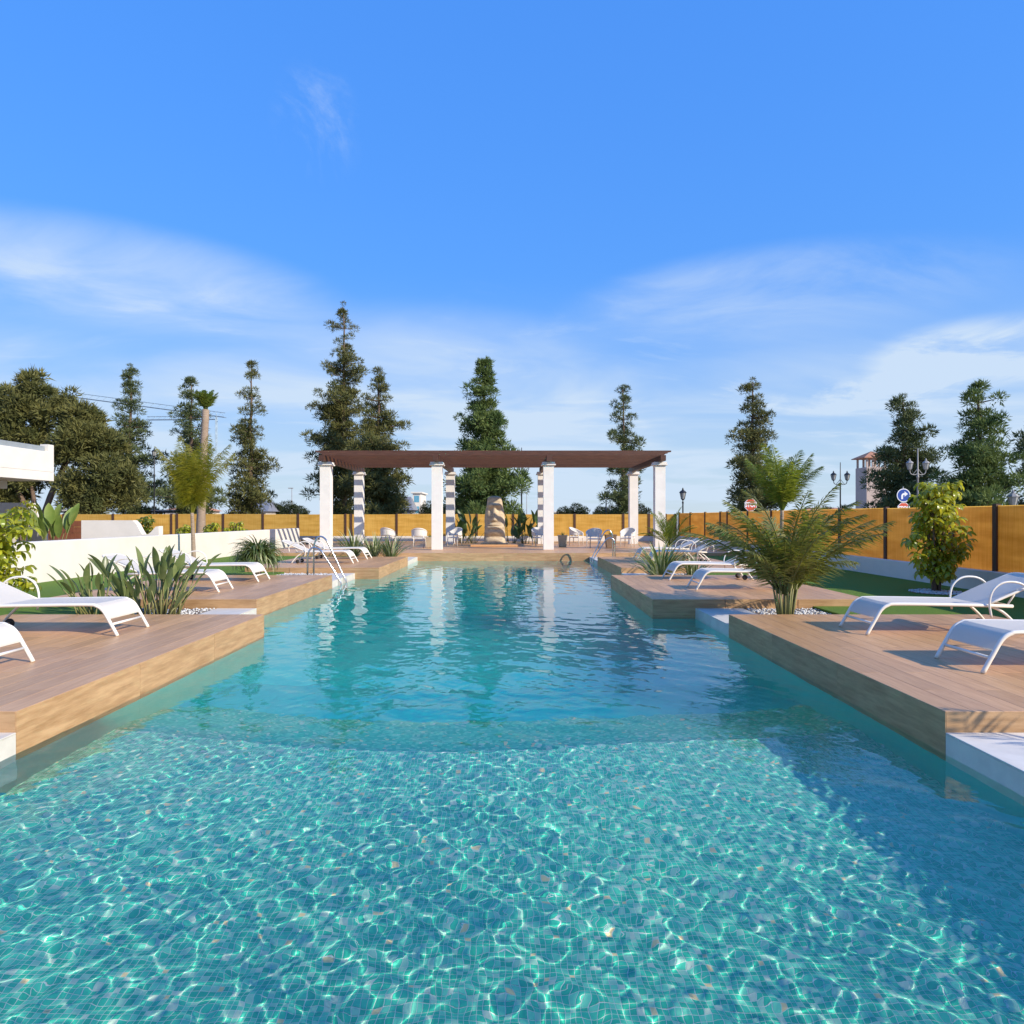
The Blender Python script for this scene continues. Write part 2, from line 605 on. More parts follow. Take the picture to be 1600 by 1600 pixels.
# mosaic tiles on the shallow floor
txs = np.arange(math.floor(LX1 / TP), math.ceil(RX1 / TP)) * TP
tys = np.arange(math.ceil((NEAR + .01) / TP), math.floor((SH_Y + .6) / TP)) * TP
TX, TY = np.meshgrid(txs, tys)
tl = np.stack([TX.ravel(), TY.ravel()], -1) + TP / 2
dist = np.hypot(tl[:, 0] * .8, (tl[:, 1] - 2.72) * 4)
inview = tl[:, 1] > 2.70
order = np.argsort(np.where(inview, dist, 99))
near_ids, rest_ids = order[:300], order[300:]
h_, g_ = TP / 2 - .0013, .0010
tb = MB()
tb.box((-h_, -h_, 0), (h_, h_, g_), .0004)
tile_me = tb.mesh('mosaic_tile', M['mosaic'])
for i in near_ids:
    o = link('mosaic_tile', tile_me, basin, (tl[i, 0], tl[i, 1], SHELF + .0005))
    o.cycles.is_caustics_receiver = True
rt = tl[rest_ids]
rt = rt[rt[:, 1] < np.array([shelf_edge(x) for x in rt[:, 0]])]
n = len(rt)
q = np.zeros((n, 8, 3))
for k, (sx, sy) in enumerate(((-1, -1), (1, -1), (1, 1), (-1, 1))):
    q[:, k, 0] = rt[:, 0] + sx * h_
    q[:, k, 1] = rt[:, 1] + sy * h_
    q[:, k, 2] = SHELF + g_
    q[:, k + 4, :2] = q[:, k, :2]
    q[:, k + 4, 2] = SHELF + .0004
base = (np.arange(n) * 8)[:, None, None]
fc = np.array([(0, 1, 2, 3), (4, 5, 1, 0), (5, 6, 2, 1), (6, 7, 3, 2), (7, 4, 0, 3)])[None]
tm = MB()
tm.v.append(q.reshape(-1, 3))
tm.n = n * 8
tm.f = list(map(tuple, (base + fc).reshape(-1, 4).tolist()))
o = struct(tm.build('mosaic_tiles', M['mosaic'], basin), 'stuff')
o.cycles.is_caustics_receiver = True
# deep part: step, floor and walls
db = MB()
db.add([(LX2 - .3, 7.6, DEEP - .006), (RX1 + .3, 7.6, DEEP - .006), (RX1 + .3, FAR + .2, DEEP - .006), (LX2 - .3, FAR + .2, DEEP - .006)], [(0, 1, 2, 3)])
ex2 = np.linspace(LX1 - .02, RX1 + .02, 25)
rows_ = [(0, SHELF - .0005), (.10, SHELF - .010), (.25, SHELF - .05), (.55, SHELF - .18), (1.1, SHELF - .42), (2.9, DEEP - .02)]
for j, ((d0, z0_), (d1, z1_)) in enumerate(zip(rows_[:-1], rows_[1:])):
    rm_ = MB() if j < 4 else db
    rm_.add([(x, shelf_edge(x) + d0, z0_) for x in ex2] + [(x, min(8.35, shelf_edge(x) + d1), z1_) for x in ex2], [(k, k + 1, 26 + k, 25 + k) for k in range(24)])
    if j < 4:
        rm_.build('shelf_slope', M['mosaic'], basin, True)
for k in range(len(outline)):
    a, b2 = outline[k], outline[(k + 1) % len(outline)]
    a, b2 = [(p_[0] + math.copysign(.003, p_[0]), p_[1] + (.003 if p_[1] == FAR else -.003 if p_[1] == NEAR else 0)) for p_ in (a, b2)]
    db.add([(*a, -.415), (*b2, -.415), (*b2, DEEP - .05), (*a, DEEP - .05)], [(0, 1, 2, 3)])
db.build('pool_wall', M['mosaicfar'], basin)

# water: a real rippled surface that bends the light
rng = random.Random(11)
ys = [NEAR - .05]
while ys[-1] < FAR + .1:
    ys.append(ys[-1] + max(.0125, .0125 * (ys[-1] / 5) ** 1.32))
ys = np.array(ys)
xs = np.arange(LX2 - .03, RX1 + 1.25, .0135)
X, Y = np.meshgrid(xs, ys)
H = np.zeros_like(X)
step = np.maximum(.0125, .0125 * (Y / 5) ** 1.32)


def patches(seed, s):
    r_ = random.Random(seed)
    a = np.zeros_like(X)
    for _ in range(7):
        k = 2 * PI / (s * r_.uniform(.6, 1.8))
        th = r_.uniform(0, 2 * PI)
        a += np.sin(k * (X * math.cos(th) + Y * math.sin(th)) + r_.uniform(0, 6.3))
    return np.clip(.5 + a / 5.0, 0, 1)


calm = .55 + .75 * patches(5, 3.2)
for i in range(64):
    lam = math.exp(rng.uniform(math.log(.065), math.log(.62)))
    a = rng.gauss(.9, 1.0)
    k = 2 * PI / lam
    slope = .0056 * (lam / .3) ** .15
    fade = np.clip(lam / (step * 3.2) - .6, 0, 1)
    H += slope / k * np.sin(k * (math.cos(a) * X + math.sin(a) * Y) + rng.uniform(0, 6.28) + .8 * np.sin(1.1 * X + .7 * Y + i)) * fade * calm
wm = bpy.data.materials.new('pool_water')
wm.use_nodes = True
t = wm.node_tree
t.nodes.clear()
out = t.nodes.new('ShaderNodeOutputMaterial')
gl = t.nodes.new('ShaderNodeBsdfGlass')
gl.inputs['IOR'].default_value = 1.33
gl.inputs['Roughness'].default_value = 0.0
t.links.new(gl.outputs[0], out.inputs[0])
# one continuous surface, kept as a near sheet (focusing the sun on the shallow floor) and a far sheet
dzx = np.gradient(H, xs, axis=1)
dzy = np.gradient(H, ys, axis=0)
NRM = np.stack([-dzx, -dzy, np.ones_like(H)], -1)
NRM /= np.linalg.norm(NRM, axis=-1, keepdims=True)
Xq, Yq = (X[:-1, :-1] + X[1:, 1:]) / 2, (Y[:-1, :-1] + Y[1:, 1:]) / 2
Xf = np.clip(Xq - .48, LX1, RX1)
over_shelf = Yq < SH_Y + .040 * (Xf + .4) ** 2 + .05 * np.sin(1.7 * Xf) - .30
# beyond the pool's edge (inside the decks) only the strip the shallow floor's light needs is kept
keep = (Xq < RX1 + .05) | over_shelf


def water_sheet(name, mask, parent=None):
    ny_, nx_ = X.shape
    ix = np.arange(ny_ * nx_).reshape(ny_, nx_)
    fq = np.stack([ix[:-1, :-1], ix[:-1, 1:], ix[1:, 1:], ix[1:, :-1]], -1)[mask]
    used, inv = np.unique(fq.ravel(), return_inverse=True)
    v = np.stack([X, Y, H + WZ], -1).reshape(-1, 3)[used]
    fq = inv.reshape(-1, 4)
    me = bpy.data.meshes.new(name)
    me.vertices.add(len(v))
    me.vertices.foreach_set('co', v.ravel())
    me.loops.add(fq.size)
    me.loops.foreach_set('vertex_index', fq.ravel().astype(np.int32))
    me.polygons.add(len(fq))
    me.polygons.foreach_set('loop_start', np.arange(0, fq.size, 4))
    me.polygons.foreach_set('use_smooth', np.ones(len(fq), bool))
    me.update(calc_edges=True)
    me.normals_split_custom_set_from_vertices(NRM.reshape(-1, 3)[used].tolist())
    me.materials.append(wm)
    return link(name, me, parent)


water = struct(water_sheet('pool_water', over_shelf & keep))
water.cycles.is_caustics_caster = True
water_sheet('deep_water', ~over_shelf & keep, water)

# ------------------------------------------------------------------ ground
gb = MB()
x0, x1, y0, y1 = -4.7, 3.6, .4, 26.0
B = 3000
gb.add([(-B, -B, -.5), (B, -B, -.5), (B, B, -.5), (-B, B, -.5), (x0, y0, -.5), (x1, y0, -.5), (x1, y1, -.5), (x0, y1, -.5)],
       [(0, 1, 5, 4), (1, 2, 6, 5), (2, 3, 7, 6), (3, 0, 4, 7)])
struct(gb.build('ground', M['gnd']))
for nm, xa, xb in (('lawn', -10.35, -5.9), ('lawn', 4.8, 9.1)):
    lb = MB()
    lb.box((xa, -6, -.45), (xb, 37.4, GZ))
    struct(lb.build(nm, M['lawn']))
gb = MB()
gb.box((-26, 12, -.49), (-10.50, 37.2, .2))
struct(gb.build('garden_bed', M['soil']))
# terrace behind the camera, at the near end
nb = MB()
nb.box((-9, -6, -.42), (9, NEAR, -.004))
struct(nb.build('near_terrace', M['plank']))

# plank mesh shared by every deck
PW, PL = .1985, 1.15
pb = MB()
pb.box((-PW / 2 + .0012, -PL / 2 + .0012, -.012), (PW / 2 - .0012, PL / 2 - .0012, 0), .0015)
plank_me = pb.mesh('plank', M['plank'])


def riser_mesh(L, h, ax):
    b_ = MB()
    if ax == 'x':       # tile whose length runs along Y, thin in X
        b_.box((-.010, -L / 2 + .0015, -h), (.0, L / 2 - .0015, 0), .002)
    else:
        b_.box((-L / 2 + .0015, -.010, -h), (L / 2 - .0015, 0, 0), .002)
    return b_.mesh('riser_tile', M['riser'])


def deck(side, xe, d):
    """timber-look platform; xe = edge over the pool, runs outwards by 3.47 m"""
    W = PW * 17.5
    ya, yb = d
    sgn = -1 if side == 'l' else 1
    xo = xe + sgn * W
    xa, xb = min(xe, xo), max(xe, xo)
    s_ = MB()
    s_.box((xa + .012, ya + .012, -.42), (xb - .012, yb - .012, -.010))
    slab = struct(s_.build('sun_deck', M['grout']))
    ny_ = int(round((yb - ya) / PL))
    pl = (yb - ya) / ny_
    for i in range(18):
        off = 0 if i % 2 == 0 else .5
        cx = xe + sgn * (PW * i + PW / 2)
        wsc = 1.0
        if i == 17:
            cx = xe + sgn * (PW * 17 + PW / 4)
            wsc = .5
        if off == 0:
            segs = [(ya + j * pl, pl) for j in range(ny_)]
        else:
            segs = [(ya, pl / 2)] + [(ya + (j + .5) * pl, pl) for j in range(ny_ - 1)] + [(yb - pl / 2, pl / 2)]
        for y_, l_ in segs:
            p_ = link('plank', plank_me, slab, (cx, y_ + l_ / 2, 0))
            p_.scale = (wsc, l_ / PL, 1)
    # risers over the pool and at both ends
    L = (yb - ya) / 3
    me_ = riser_mesh(L, .43, 'x')
    for j in range(3):
        o_ = link('riser_tile', me_, slab, (xe + (0 if sgn < 0 else .010), ya + (j + .5) * L, -.001))
    L2 = (W) / 3
    me2 = riser_mesh(L2 - .01, .43, 'y')
    for j in range(3):
        link('riser_tile', me2, slab, (xa + (j + .5) * L2, ya + .010, -.0015))
        link('riser_tile', me2, slab, (xa + (j + .5) * L2, yb, -.0015))
    L3 = (yb - ya) / 3
    for j in range(3):
        link('riser_tile', me_, slab, (xo + (.010 if sgn < 0 else 0), ya + (j + .5) * L3, -.001))
    return slab


for side, xe, d in (('l', LX1, D1), ('l', LX2, D2), ('l', LX3, D3), ('r', RX1, D1), ('r', RX2, D2), ('r', RX3, D3)):
    deck(side, xe, d)


# white ledges and planting beds in the gaps
def gap(side, xe, ya, yb, led=.62, bed=1.25):
    sgn = -1 if side == 'l' else 1
    ya += .001
    yb -= .001
    xa, xb = sorted((xe, xe + sgn * led))
    b_ = MB()
    b_.box((xa + .004, ya, -.42), (xb - .004, yb, LZ - .012))
    root = struct(b_.build('pool_ledge', M['ledge']))
    k = 2 if yb - ya < 3 else 4
    L = (yb - ya) / k
    t_ = MB()
    t_.box((-led / 2, -L / 2 + .0015, -.0115), (led / 2, L / 2 - .0015, 0), .002)
    t_.box((-led / 2, -L / 2 + .0015, -.295), (-led / 2 + .003, L / 2 - .0015, -.0125))
    t_.box((led / 2 - .003, -L / 2 + .0015, -.295), (led / 2, L / 2 - .0015, -.0125))
    me_ = t_.mesh('ledge_slab', M['ledge'])
    for j in range(k):
        link('ledge_slab', me_, root, ((xa + xb) / 2, ya + (j + .5) * L, LZ))
    if bed:
        xa2, xb2 = sorted((xe + sgn * (led + .002), xe + sgn * (led + bed)))
        b_ = MB()
        b_.box((xa2, ya, -.42), (xb2, yb, LZ - .01))
        bo = struct(b_.build('planting_bed', M['soil']))
        pebbles(bo, xa2, xb2, ya, yb, LZ - .01, int((xb2 - xa2) * (yb - ya) * 320), hash_seed=int(ya * 10))


def pebbles(parent, xa, xb, ya, yb, z, n_, hash_seed=1, disc=None, size=(.012, .026)):
    r_ = np.random.RandomState(hash_seed % 1000 + 7)
    b_ = MB()
    t_ = (1 + 5 ** .5) / 2
    ov = np.array([(1, 0, 0), (-1, 0, 0), (0, 1, 0), (0, -1, 0), (0, 0, 1), (0, 0, -1)], float)
    of = [(0, 2, 4), (2, 1, 4), (1, 3, 4), (3, 0, 4), (2, 0, 5), (1, 2, 5), (3, 1, 5), (0, 3, 5)]
    for _ in range(n_):
        if disc:
            a, rr = r_.uniform(0, 2 * PI), disc[2] * math.sqrt(r_.rand())
            x_, y_ = disc[0] + rr * math.cos(a), disc[1] + rr * math.sin(a)
        else:
            x_, y_ = r_.uniform(xa + .03, xb - .03), r_.uniform(ya + .03, yb - .03)
        s_ = r_.uniform(*size)
        v = ov * np.array([s_ * r_.uniform(.8, 1.4), s_ * r_.uniform(.8, 1.2), s_ * .6])
        a = r_.uniform(0, PI)
        rot = np.array([[math.cos(a), -math.sin(a), 0], [math.sin(a), math.cos(a), 0], [0, 0, 1]])
        b_.add(v @ rot.T + (x_, y_, z + s_ * .35), of)
    o_ = b_.build('pebbles', M['pebble'], parent, True)
    return struct(o_, 'stuff')


gap('l', LX1, NEAR, D1[0], .62, 2.0)
gap('l', LX2, D1[1], D2[0])
gap('l', LX2, D2[1], D3[0])
gap('l', LX3, D3[1], FAR, .62, 1.9)
gap('r', RX1, NEAR, D1[0], 1.3, 1.6)
gap('r', RX1, D1[1], D2[0], .75, 1.25)
gap('r', RX3, D2[1], D3[0], .62, 1.42)
gap('r', RX3, D3[1], FAR, .62, 1.42)

# terrace at the far end
fb = MB()
fb.box((-9.8, FAR + .012, -.42), (8.6, 37.2, -.003))
ft = MB()
terr = struct(fb.build('far_terrace', M['plank']))
nseg = 4
L = (RX3 - LX3) / nseg
rm = riser_mesh(L, .43, 'y')
for j in range(nseg):
    link('riser_tile', rm, terr, (LX3 + (j + .5) * L, FAR + .010, -.001))
for xa, xb in ((-9.8, LX3), (RX3, 8.6)):
    k = 4
    L = (xb - xa) / k
    rm = riser_mesh(L, .43, 'y')
    for j in range(k):
        link('riser_tile', rm, terr, (xa + (j + .5) * L, FAR + .010, -.001))

# ------------------------------------------------------------------ boundary walls and reed fences
def box_thing(name, label, cat, a, b, m, ch=.01):
    c = Vector(((a[0] + b[0]) / 2, (a[1] + b[1]) / 2, a[2]))
    k = MB()
    k.box(Vector(a) - c, Vector(b) - c, ch)
    return tag(k.build(name, m, None, False, c), label, cat)


WALL_L, WALL_R = -10.24, 8.98
box_thing('garden_wall', 'long white rendered garden wall along the left lawn', 'wall', (WALL_L - .25, 4, -.45), (WALL_L, 32.9, .78), M['render'], .012)
box_thing('low_wall', 'low white plinth wall carrying the reed fence along the right lawn', 'wall', (WALL_R, -2, -.45), (WALL_R + .28, 37.6, .29), M['render'], .012)
box_thing('low_wall', 'low white plinth wall under the reed fence across the far end', 'wall', (-9.95, 37.26, -.45), (8.975, 37.54, .27), M['render'], .012)


def fence(name, label, p0, p1, posts, z0, z1, axis):
    root = thing(name, label, 'fence', (p0[0], p0[1], z0))
    ends = sorted(posts)
    for k, u in enumerate(ends):
        w = .055
        b_ = MB()
        if axis == 'x':
            b_.box((u - w - p0[0], -.045, -.01), (u + w - p0[0], .045, z1 - z0 + .03), .006)
        else:
            b_.box((-.045, u - w - p0[1], -.01), (.045, u + w - p0[1], z1 - z0 + .03), .006)
        b_.build('post', M['post'], root)
        if k + 1 < len(ends):
            v = ends[k + 1]
            if v - u < .25:
                continue
            b_ = MB()
            r_ = random.Random(int(u * 100))
            zt = z1 - z0 + r_.uniform(-.012, .012)
            n_ = max(2, int((v - u) / .35))
            # woven reed panel, very slightly bellied between its posts
            for face in (-1, 1):
                vs_, fs_ = [], []
                for i in range(n_ + 1):
                    s_ = i / n_
                    a_ = u + w * .9 + (v - u - w * 1.8) * s_
                    dpt = face * .012 + .012 * math.sin(PI * s_) * r_.uniform(.6, 1.2)
                    for z in (0.0, zt):
                        vs_.append((a_ - p0[0], dpt, z) if axis == 'x' else (dpt, a_ - p0[1], z))
                for i in range(n_):
                    fs_.append((2 * i, 2 * i + 2, 2 * i + 3, 2 * i + 1))
                b_.add(vs_, fs_)
            b_.build('reed_panel', M['reed'], root)
    return root


fpx = [100, 114, 177, 268, 277, 349, 411, 466, 540, 549, 620, 690, 745, 802, 845, 898, 974, 1014, 1040]
FY = 37.4
fence('reed_fence', 'golden reed screen fence with dark posts across the far end', (-24, FY), (9, FY),
      [atd(p_, FY) for p_ in fpx] + [-27.5, 8.95], .27, 1.47, 'x')
RXF = WALL_R + .14
ry = [RXF * F / (p_ - 800) for p_ in (1557, 1490, 1385, 1313, 1206, 1169, 1137, 1126, 1102, 1079)] + [9.8, 6.9, 4.0, 37.2]
fence('reed_fence', 'golden reed screen fence with dark posts on the low wall along the right lawn', (RXF, 4.0), (RXF, 35),
      ry, .29, 1.53, 'y')

# white walls and timber behind the left garden wall
k = MB()
yw = 20.4
zt, zl = zat(813, yw), zat(835, yw)
poly = [(atd(127, yw), -.45), (atd(248, yw), -.45), (atd(248, yw), zat(822, yw)), (atd(243, yw), zat(823, yw)), (atd(236, yw), zat(831, yw)),
        (atd(231, yw), zl), (atd(222, yw), zl), (atd(218, yw), zat(829, yw)), (atd(213, yw), zat(819, yw)), (atd(207, yw), zt), (atd(127, yw), zt)]
cx = atd(180, yw)
k.prism([(x - cx, 0, z + .45) for x, z in poly], (0, .25, 0))
tag(k.build('terrace_wall', M['render'], None, False, (cx, yw, -.45)), 'white terrace wall with a scooped top behind the left garden wall', 'wall')
yw = 24.5
k = MB()
poly = [(-22, -.45), (atd(66, yw), -.45), (atd(66, yw), zat(822, yw)), (atd(51, yw), zat(786, yw)), (-22, zat(783, yw))]
k.prism([(x + 18, 0, z + .45) for x, z in poly], (0, .3, 0))
tag(k.build('stair_wall', M['render'], None, False, (-18, yw, -.45)), 'white wall with a sloping end below the balcony', 'wall')
yw = 26
rt_ = thing('timber_screen', 'low red brown timber screen beside the white stair wall', 'screen', (atd(95, yw), yw, -.45))
for i in range(7):
    k = MB()
    za = i * .232
    k.box((atd(62, yw) - atd(95, yw), -.02, za), (atd(128, yw) - atd(95, yw), .02, za + .222), .004)
    k.build('board', M['redwood'], rt_)

# villa balcony, upper left
v = thing('villa_balcony', 'white cantilevered villa balcony with glass rail at the left edge', 'balcony', (-15.7, 23.4, -.5))
zb, ztop = zat(752, 23.4), zat(697, 23.4)
k = MB()
k.box((-9, -14, zb + .5 - .0), (0, 0, zb + .5 + .3), .01)
k.build('floor_slab', M['render'], v)
k = MB()
k.box((-.22, -14, zb + .803), (-.001, -.27, ztop + .5 - .22), .01)
k.box((-9, -.22, zb + .803), (-.3, -.001, ztop + .5 - .22), .01)
k.build('parapet', M['render'], v)
k = MB()
k.box((-.28, -.28, zb + .803), (-.0005, -.0005, ztop + .53), .01)
k.build('corner_pier', M['render'], v)
k = MB()
k.box((-.14, -14, ztop + .5 - .218), (-.11, -.29, ztop + .46), .004)
k.build('glass_rail', M['glassrail'], v)
k = MB()
k.box((-9, -14, zb + .5 - .28), (-1.15, -.6, zb + .498), .01)
k.build('soffit_step', M['render'], v)
k = MB()
k.box((-9, -14, 0), (-4.6, -1.2, zb + .21), .01)
k.build('ground_floor', M['render'], v)

# ------------------------------------------------------------------ pergola
PYF, PYB = 27.4, 33.3
pgx = [-7.45, -3.0, 1.46, 5.91]
perg = thing('pergola', 'large timber pergola on white square columns at the far end of the pool', 'pergola', (-.77, 30.3, 0))
cm = MB()
cm.box((-.205, -.205, 0), (.205, .205, 3.37), .012)
cme = cm.mesh('column', M['shotcrete'])
cp = MB()
cp.box((-.28, -.28, 3.372), (.28, .28, 3.43), .008)
cp.box((-.25, -.25, 3.432), (.25, .25, 3.51), .008)
cpe = cp.mesh('capital', M['shotcrete'])
cb_ = MB()
cb_.box((-.225, -.225, 0), (.225, .225, .16), .01)
cbe = cb_.mesh('column_base', M['shotcrete'])
bm_ = MB()
bm_.box((-.10, PYF - .75 - 30.3, 3.512), (.10, PYB + .75 - 30.3, 3.735), .006)
bme = bm_.mesh('beam', M['beam'])
for x in pgx:
    for y in (PYF, PYB):
        c_ = link('column', cme, perg, (x + .77, y - 30.3, 0))
        link('capital', cpe, c_)
    link('beam', bme, perg, (x + .77, 0, 0))
rx0, rx1 = -7.72 + .77, 6.25 + .77
rf = MB()
z0, z1 = 3.737, 3.925
poly = [(rx0, 0, z1), (rx0, 0, z1 - .055), (rx0 + .16, 0, z1 - .085), (rx0 + .30, 0, z0), (rx1 - .30, 0, z0), (rx1 - .16, 0, z1 - .085), (rx1, 0, z1 - .055), (rx1, 0, z1)]
rf.prism([(a, -.045, c) for a, b, c in poly], (0, .09, 0))
rfe = rf.mesh('rafter', M['beam'])
for i in range(12):
    link('rafter', rfe, perg, (0, 26.85 + i * .6 - 30.3, 0))

# stone head
def stone_head():
    r0 = thing('stone_head_statue', 'tall carved stone head statue with a long nose under the pergola', 'statue', (atd(773, 31), 31, 0))
    k = MB()
    k.box((-1.05, -.75, 0), (1.05, .75, .09), .01)
    k.build('plinth', M['plank'], r0)
    k = MB()
    k.box((-.62, -.42, .092), (.62, .42, .15), .01)
    k.build('base_slab', M['stone'], r0)
    NZ, NT = 70, 64
    Hh = 2.12
    prof = [(0, .50), (.10, .49), (.18, .47), (.30, .455), (.33, .47), (.36, .45), (.50, .43), (.65, .40), (.80, .365), (.93, .33), (.975, .29), (1.0, .12)]
    v = []
    for i in range(NZ):
        s_ = i / (NZ - 1)
        w_ = np.interp(s_, [p[0] for p in prof], [p[1] for p in prof])
        for j in range(NT):
            th = 2 * PI * j / NT
            cx_, sx_ = math.cos(th), math.sin(th)
            e_ = .72
            x = w_ * math.copysign(abs(cx_) ** e_, cx_)
            y = w_ * .86 * math.copysign(abs(sx_) ** e_, sx_)
            if sx_ < 0:                      # face side looks at the pool
                u = x / w_
                front = max(0.0, -sx_) ** .5
                d = 0.0
                g = lambda c, s: math.exp(-((s_ - c) / s) ** 2)
                d += .10 * g(.80, .035) * math.exp(-(u / .9) ** 4)                       # brow
                nose_t = min(max((.80 - s_) / .30, 0), 1)
                if .45 < s_ < .82:
                    d += (.05 + .15 * nose_t) * math.exp(-(u / (.16 + .10 * nose_t)) ** 2) * min(1, (s_ - .45) / .03)
                d -= .075 * g(.70, .055) * math.exp(-((abs(u) - .45) / .24) ** 2)          # eye hollows
                d += .075 * g(.385, .020) * math.exp(-(u / .5) ** 2)                       # upper lip
                d += .085 * g(.325, .022) * math.exp(-(u / .5) ** 2)                       # lower lip
                d -= .05 * g(.355, .012) * math.exp(-(u / .5) ** 2)
                d += .08 * g(.235, .05) * math.exp(-(u / .6) ** 2)                         # chin
                d -= .10 * g(.13, .04)                                                     # neck
                y -= d * front
            if abs(abs(th - PI / 2 * 2) - 0) < 0.0:
                pass
            ear = math.exp(-((s_ - .56) / .16) ** 4) * (max(0, abs(cx_) - .9) / .1) * .035
            x += math.copysign(ear, x)
            v.append((x, y, .15 + s_ * Hh))
    f = []
    for i in range(NZ - 1):
        for j in range(NT):
            f.append((i * NT + j, i * NT + (j + 1) % NT, (i + 1) * NT + (j + 1) % NT, (i + 1) * NT + j))
    f.append(tuple((NZ - 1) * NT + j for j in range(NT)))
    b_ = MB()
    b_.add(v, f)
    b_.build('head', M['stone'], r0, True)


stone_head()

# ------------------------------------------------------------------ sun loungers
def make_lounger():
    root = link('sun_lounger', None)
    w = .305
    side = arc([(0, 0, 0), (.085, .15, 0), (.16, .275, 0), (.235, .328, 0), (.34, .342, 0), (.9, .335, 0), (1.36, .325, 0)], 5)
    side = [(p[0], p[1]) for p in side]
    for s_ in (-1, 1):
        k = MB()
        k.tube([(x, s_ * w, z) for x, z in side] + [(1.62, s_ * w, .318)], .019, 8)
        k.build('side_rail', M['lounger'], root, True)
        k = MB()                                        # curved rear leg
        k.tube(arc([(1.40, s_ * (w - .03), .315), (1.53, s_ * (w - .03), .25), (1.66, s_ * (w - .03), .13), (1.75, s_ * (w - .03), .012)], 4), .016, 8)
        k.build('rear_leg', M['lounger'], root, True)
        k = MB()                                        # armrest hoop
        k.tube(arc([(1.36, s_ * (w + .035), .20), (1.34, s_ * (w + .035), .36), (1.38, s_ * (w + .035), .50), (1.50, s_ * (w + .035), .585),
                    (1.68, s_ * (w + .035), .575), (1.80, s_ * (w + .035), .47), (1.79, s_ * (w + .035), .33)], 5), .012, 8)
        k.build('armrest', M['lounger'], root, True)
        k = MB()
        k.lathe([(.005, -.018), (.048, -.018), (.055, -.008), (.055, .008), (.048, .018), (.005, .018)], 14, (1.60, s_ * (w - .09), .056), 'y')
        k.build('wheel', M['rubber'], root, True)
    for x_, z_, w_, nm_ in ((.075, .125, w, 'crossbar'), (1.60, .056, w - .09, 'axle'), (1.36, .318, w, 'crossbar'), (1.62, .318, w, 'crossbar')):
        k = MB()
        k.tube([(x_, -w_, z_), (x_, w_, z_)], .014, 8)
        k.build(nm_, M['lounger'], root, True)

    def sheet(prof, wd, th, sag):
        b_ = MB()
        ny_ = 7
        n_ = len(prof)
        vs_ = []
        for lay in (0, 1):
            for i, (x, z) in enumerate(prof):
                for j in range(ny_):
                    t_ = j / (ny_ - 1) * 2 - 1
                    sg = sag(i / (n_ - 1)) * (1 - t_ * t_)
                    vs_.append((x, t_ * wd, z - sg - lay * th))
        fs_ = []
        for lay in (0, 1):
            o_ = lay * n_ * ny_
            for i in range(n_ - 1):
                for j in range(ny_ - 1):
                    q = (o_ + i * ny_ + j, o_ + (i + 1) * ny_ + j, o_ + (i + 1) * ny_ + j + 1, o_ + i * ny_ + j + 1)
                    fs_.append(q if lay == 0 else q[::-1])
        b_.add(vs_, fs_)
        return b_
    pr = [(x + .004, z + .014) for x, z in side if z > .155]
    sheet(pr, w - .004, .010, lambda s: .018 * math.sin(PI * min(1, max(0, (s - .45) / .55)))).build('seat_sling', M['sling'], root, True)
    bk = [(1.32 + i / 9 * .72, .335 + i / 9 * .31 + .012 * math.sin(i / 9 * PI)) for i in range(10)]
    back = sheet(bk, w - .012, .010, lambda s: .02 * math.sin(PI * s)).build('backrest_sling', M['sling'], root, True)
    k = MB()
    fr = arc([(1.32, -w + .01, .325), (1.9, -w + .01, .575), (2.02, -w + .05, .63), (2.04, -w + .13, .64)], 4)
    fr2 = [Vector((p.x, -p.y, p.z)) for p in reversed(fr)]
    k.tube(fr + fr2, .016, 8)
    k.build('backrest_frame', M['lounger'], root, True)
    for s_ in (-1, 1):
        k = MB()
        k.tube([(1.70, s_ * (w - .03), .50), (1.58, s_ * (w - .03), .325)], .010, 6)
        k.build('backrest_strut', M['lounger'], root, True)
    return root


lp = make_lounger()
spots = [(-4.335, 7.82, PI, 'white sun lounger on the nearest left deck, the one closer to the strelitzia bed'),
         (-4.33, 5.87, PI, 'white sun lounger cut off by the left picture edge on the nearest left deck'),
         (-5.09, 12.16, PI, 'white sun lounger on the middle left deck, the nearer of its pair'),
         (-5.10, 14.06, PI, 'white sun lounger on the middle left deck, beside the fountain-shaped strap plant'),
         (-4.47, 19.55, PI, 'white sun lounger behind the tall pool ladder on the farthest left deck'),
         (-4.47, 21.45, PI, 'white sun lounger on the farthest left deck, next to the variegated clumps'),
         (3.94, 7.89, 0, 'white sun lounger in front of the umbrella tree on the nearest right deck'),
         (3.94, 6.03, 0, 'white sun lounger cut off by the right picture edge on the nearest right deck'),
         (3.27, 12.45, 0, 'white sun lounger half hidden by the feathery palm clump on the middle right deck'),
         (3.24, 14.40, 0, 'white sun lounger on the middle right deck, the farther of its pair'),
         (3.87, 19.55, 0, 'white sun lounger behind the variegated clump on the farthest right deck'),
         (3.87, 21.45, 0, 'white sun lounger on the farthest right deck, the one closer to the pergola')]
for i, (x, y, rz, lab) in enumerate(spots):
    o = lp if i == 0 else copy_tree(lp)
    o.location = (x, y, .002)
    o.rotation_euler = (0, 0, rz + R((i * 37 % 5 - 2) * .5))
    tag(o, lab, 'sun lounger', 'sun loungers on the pool decks')


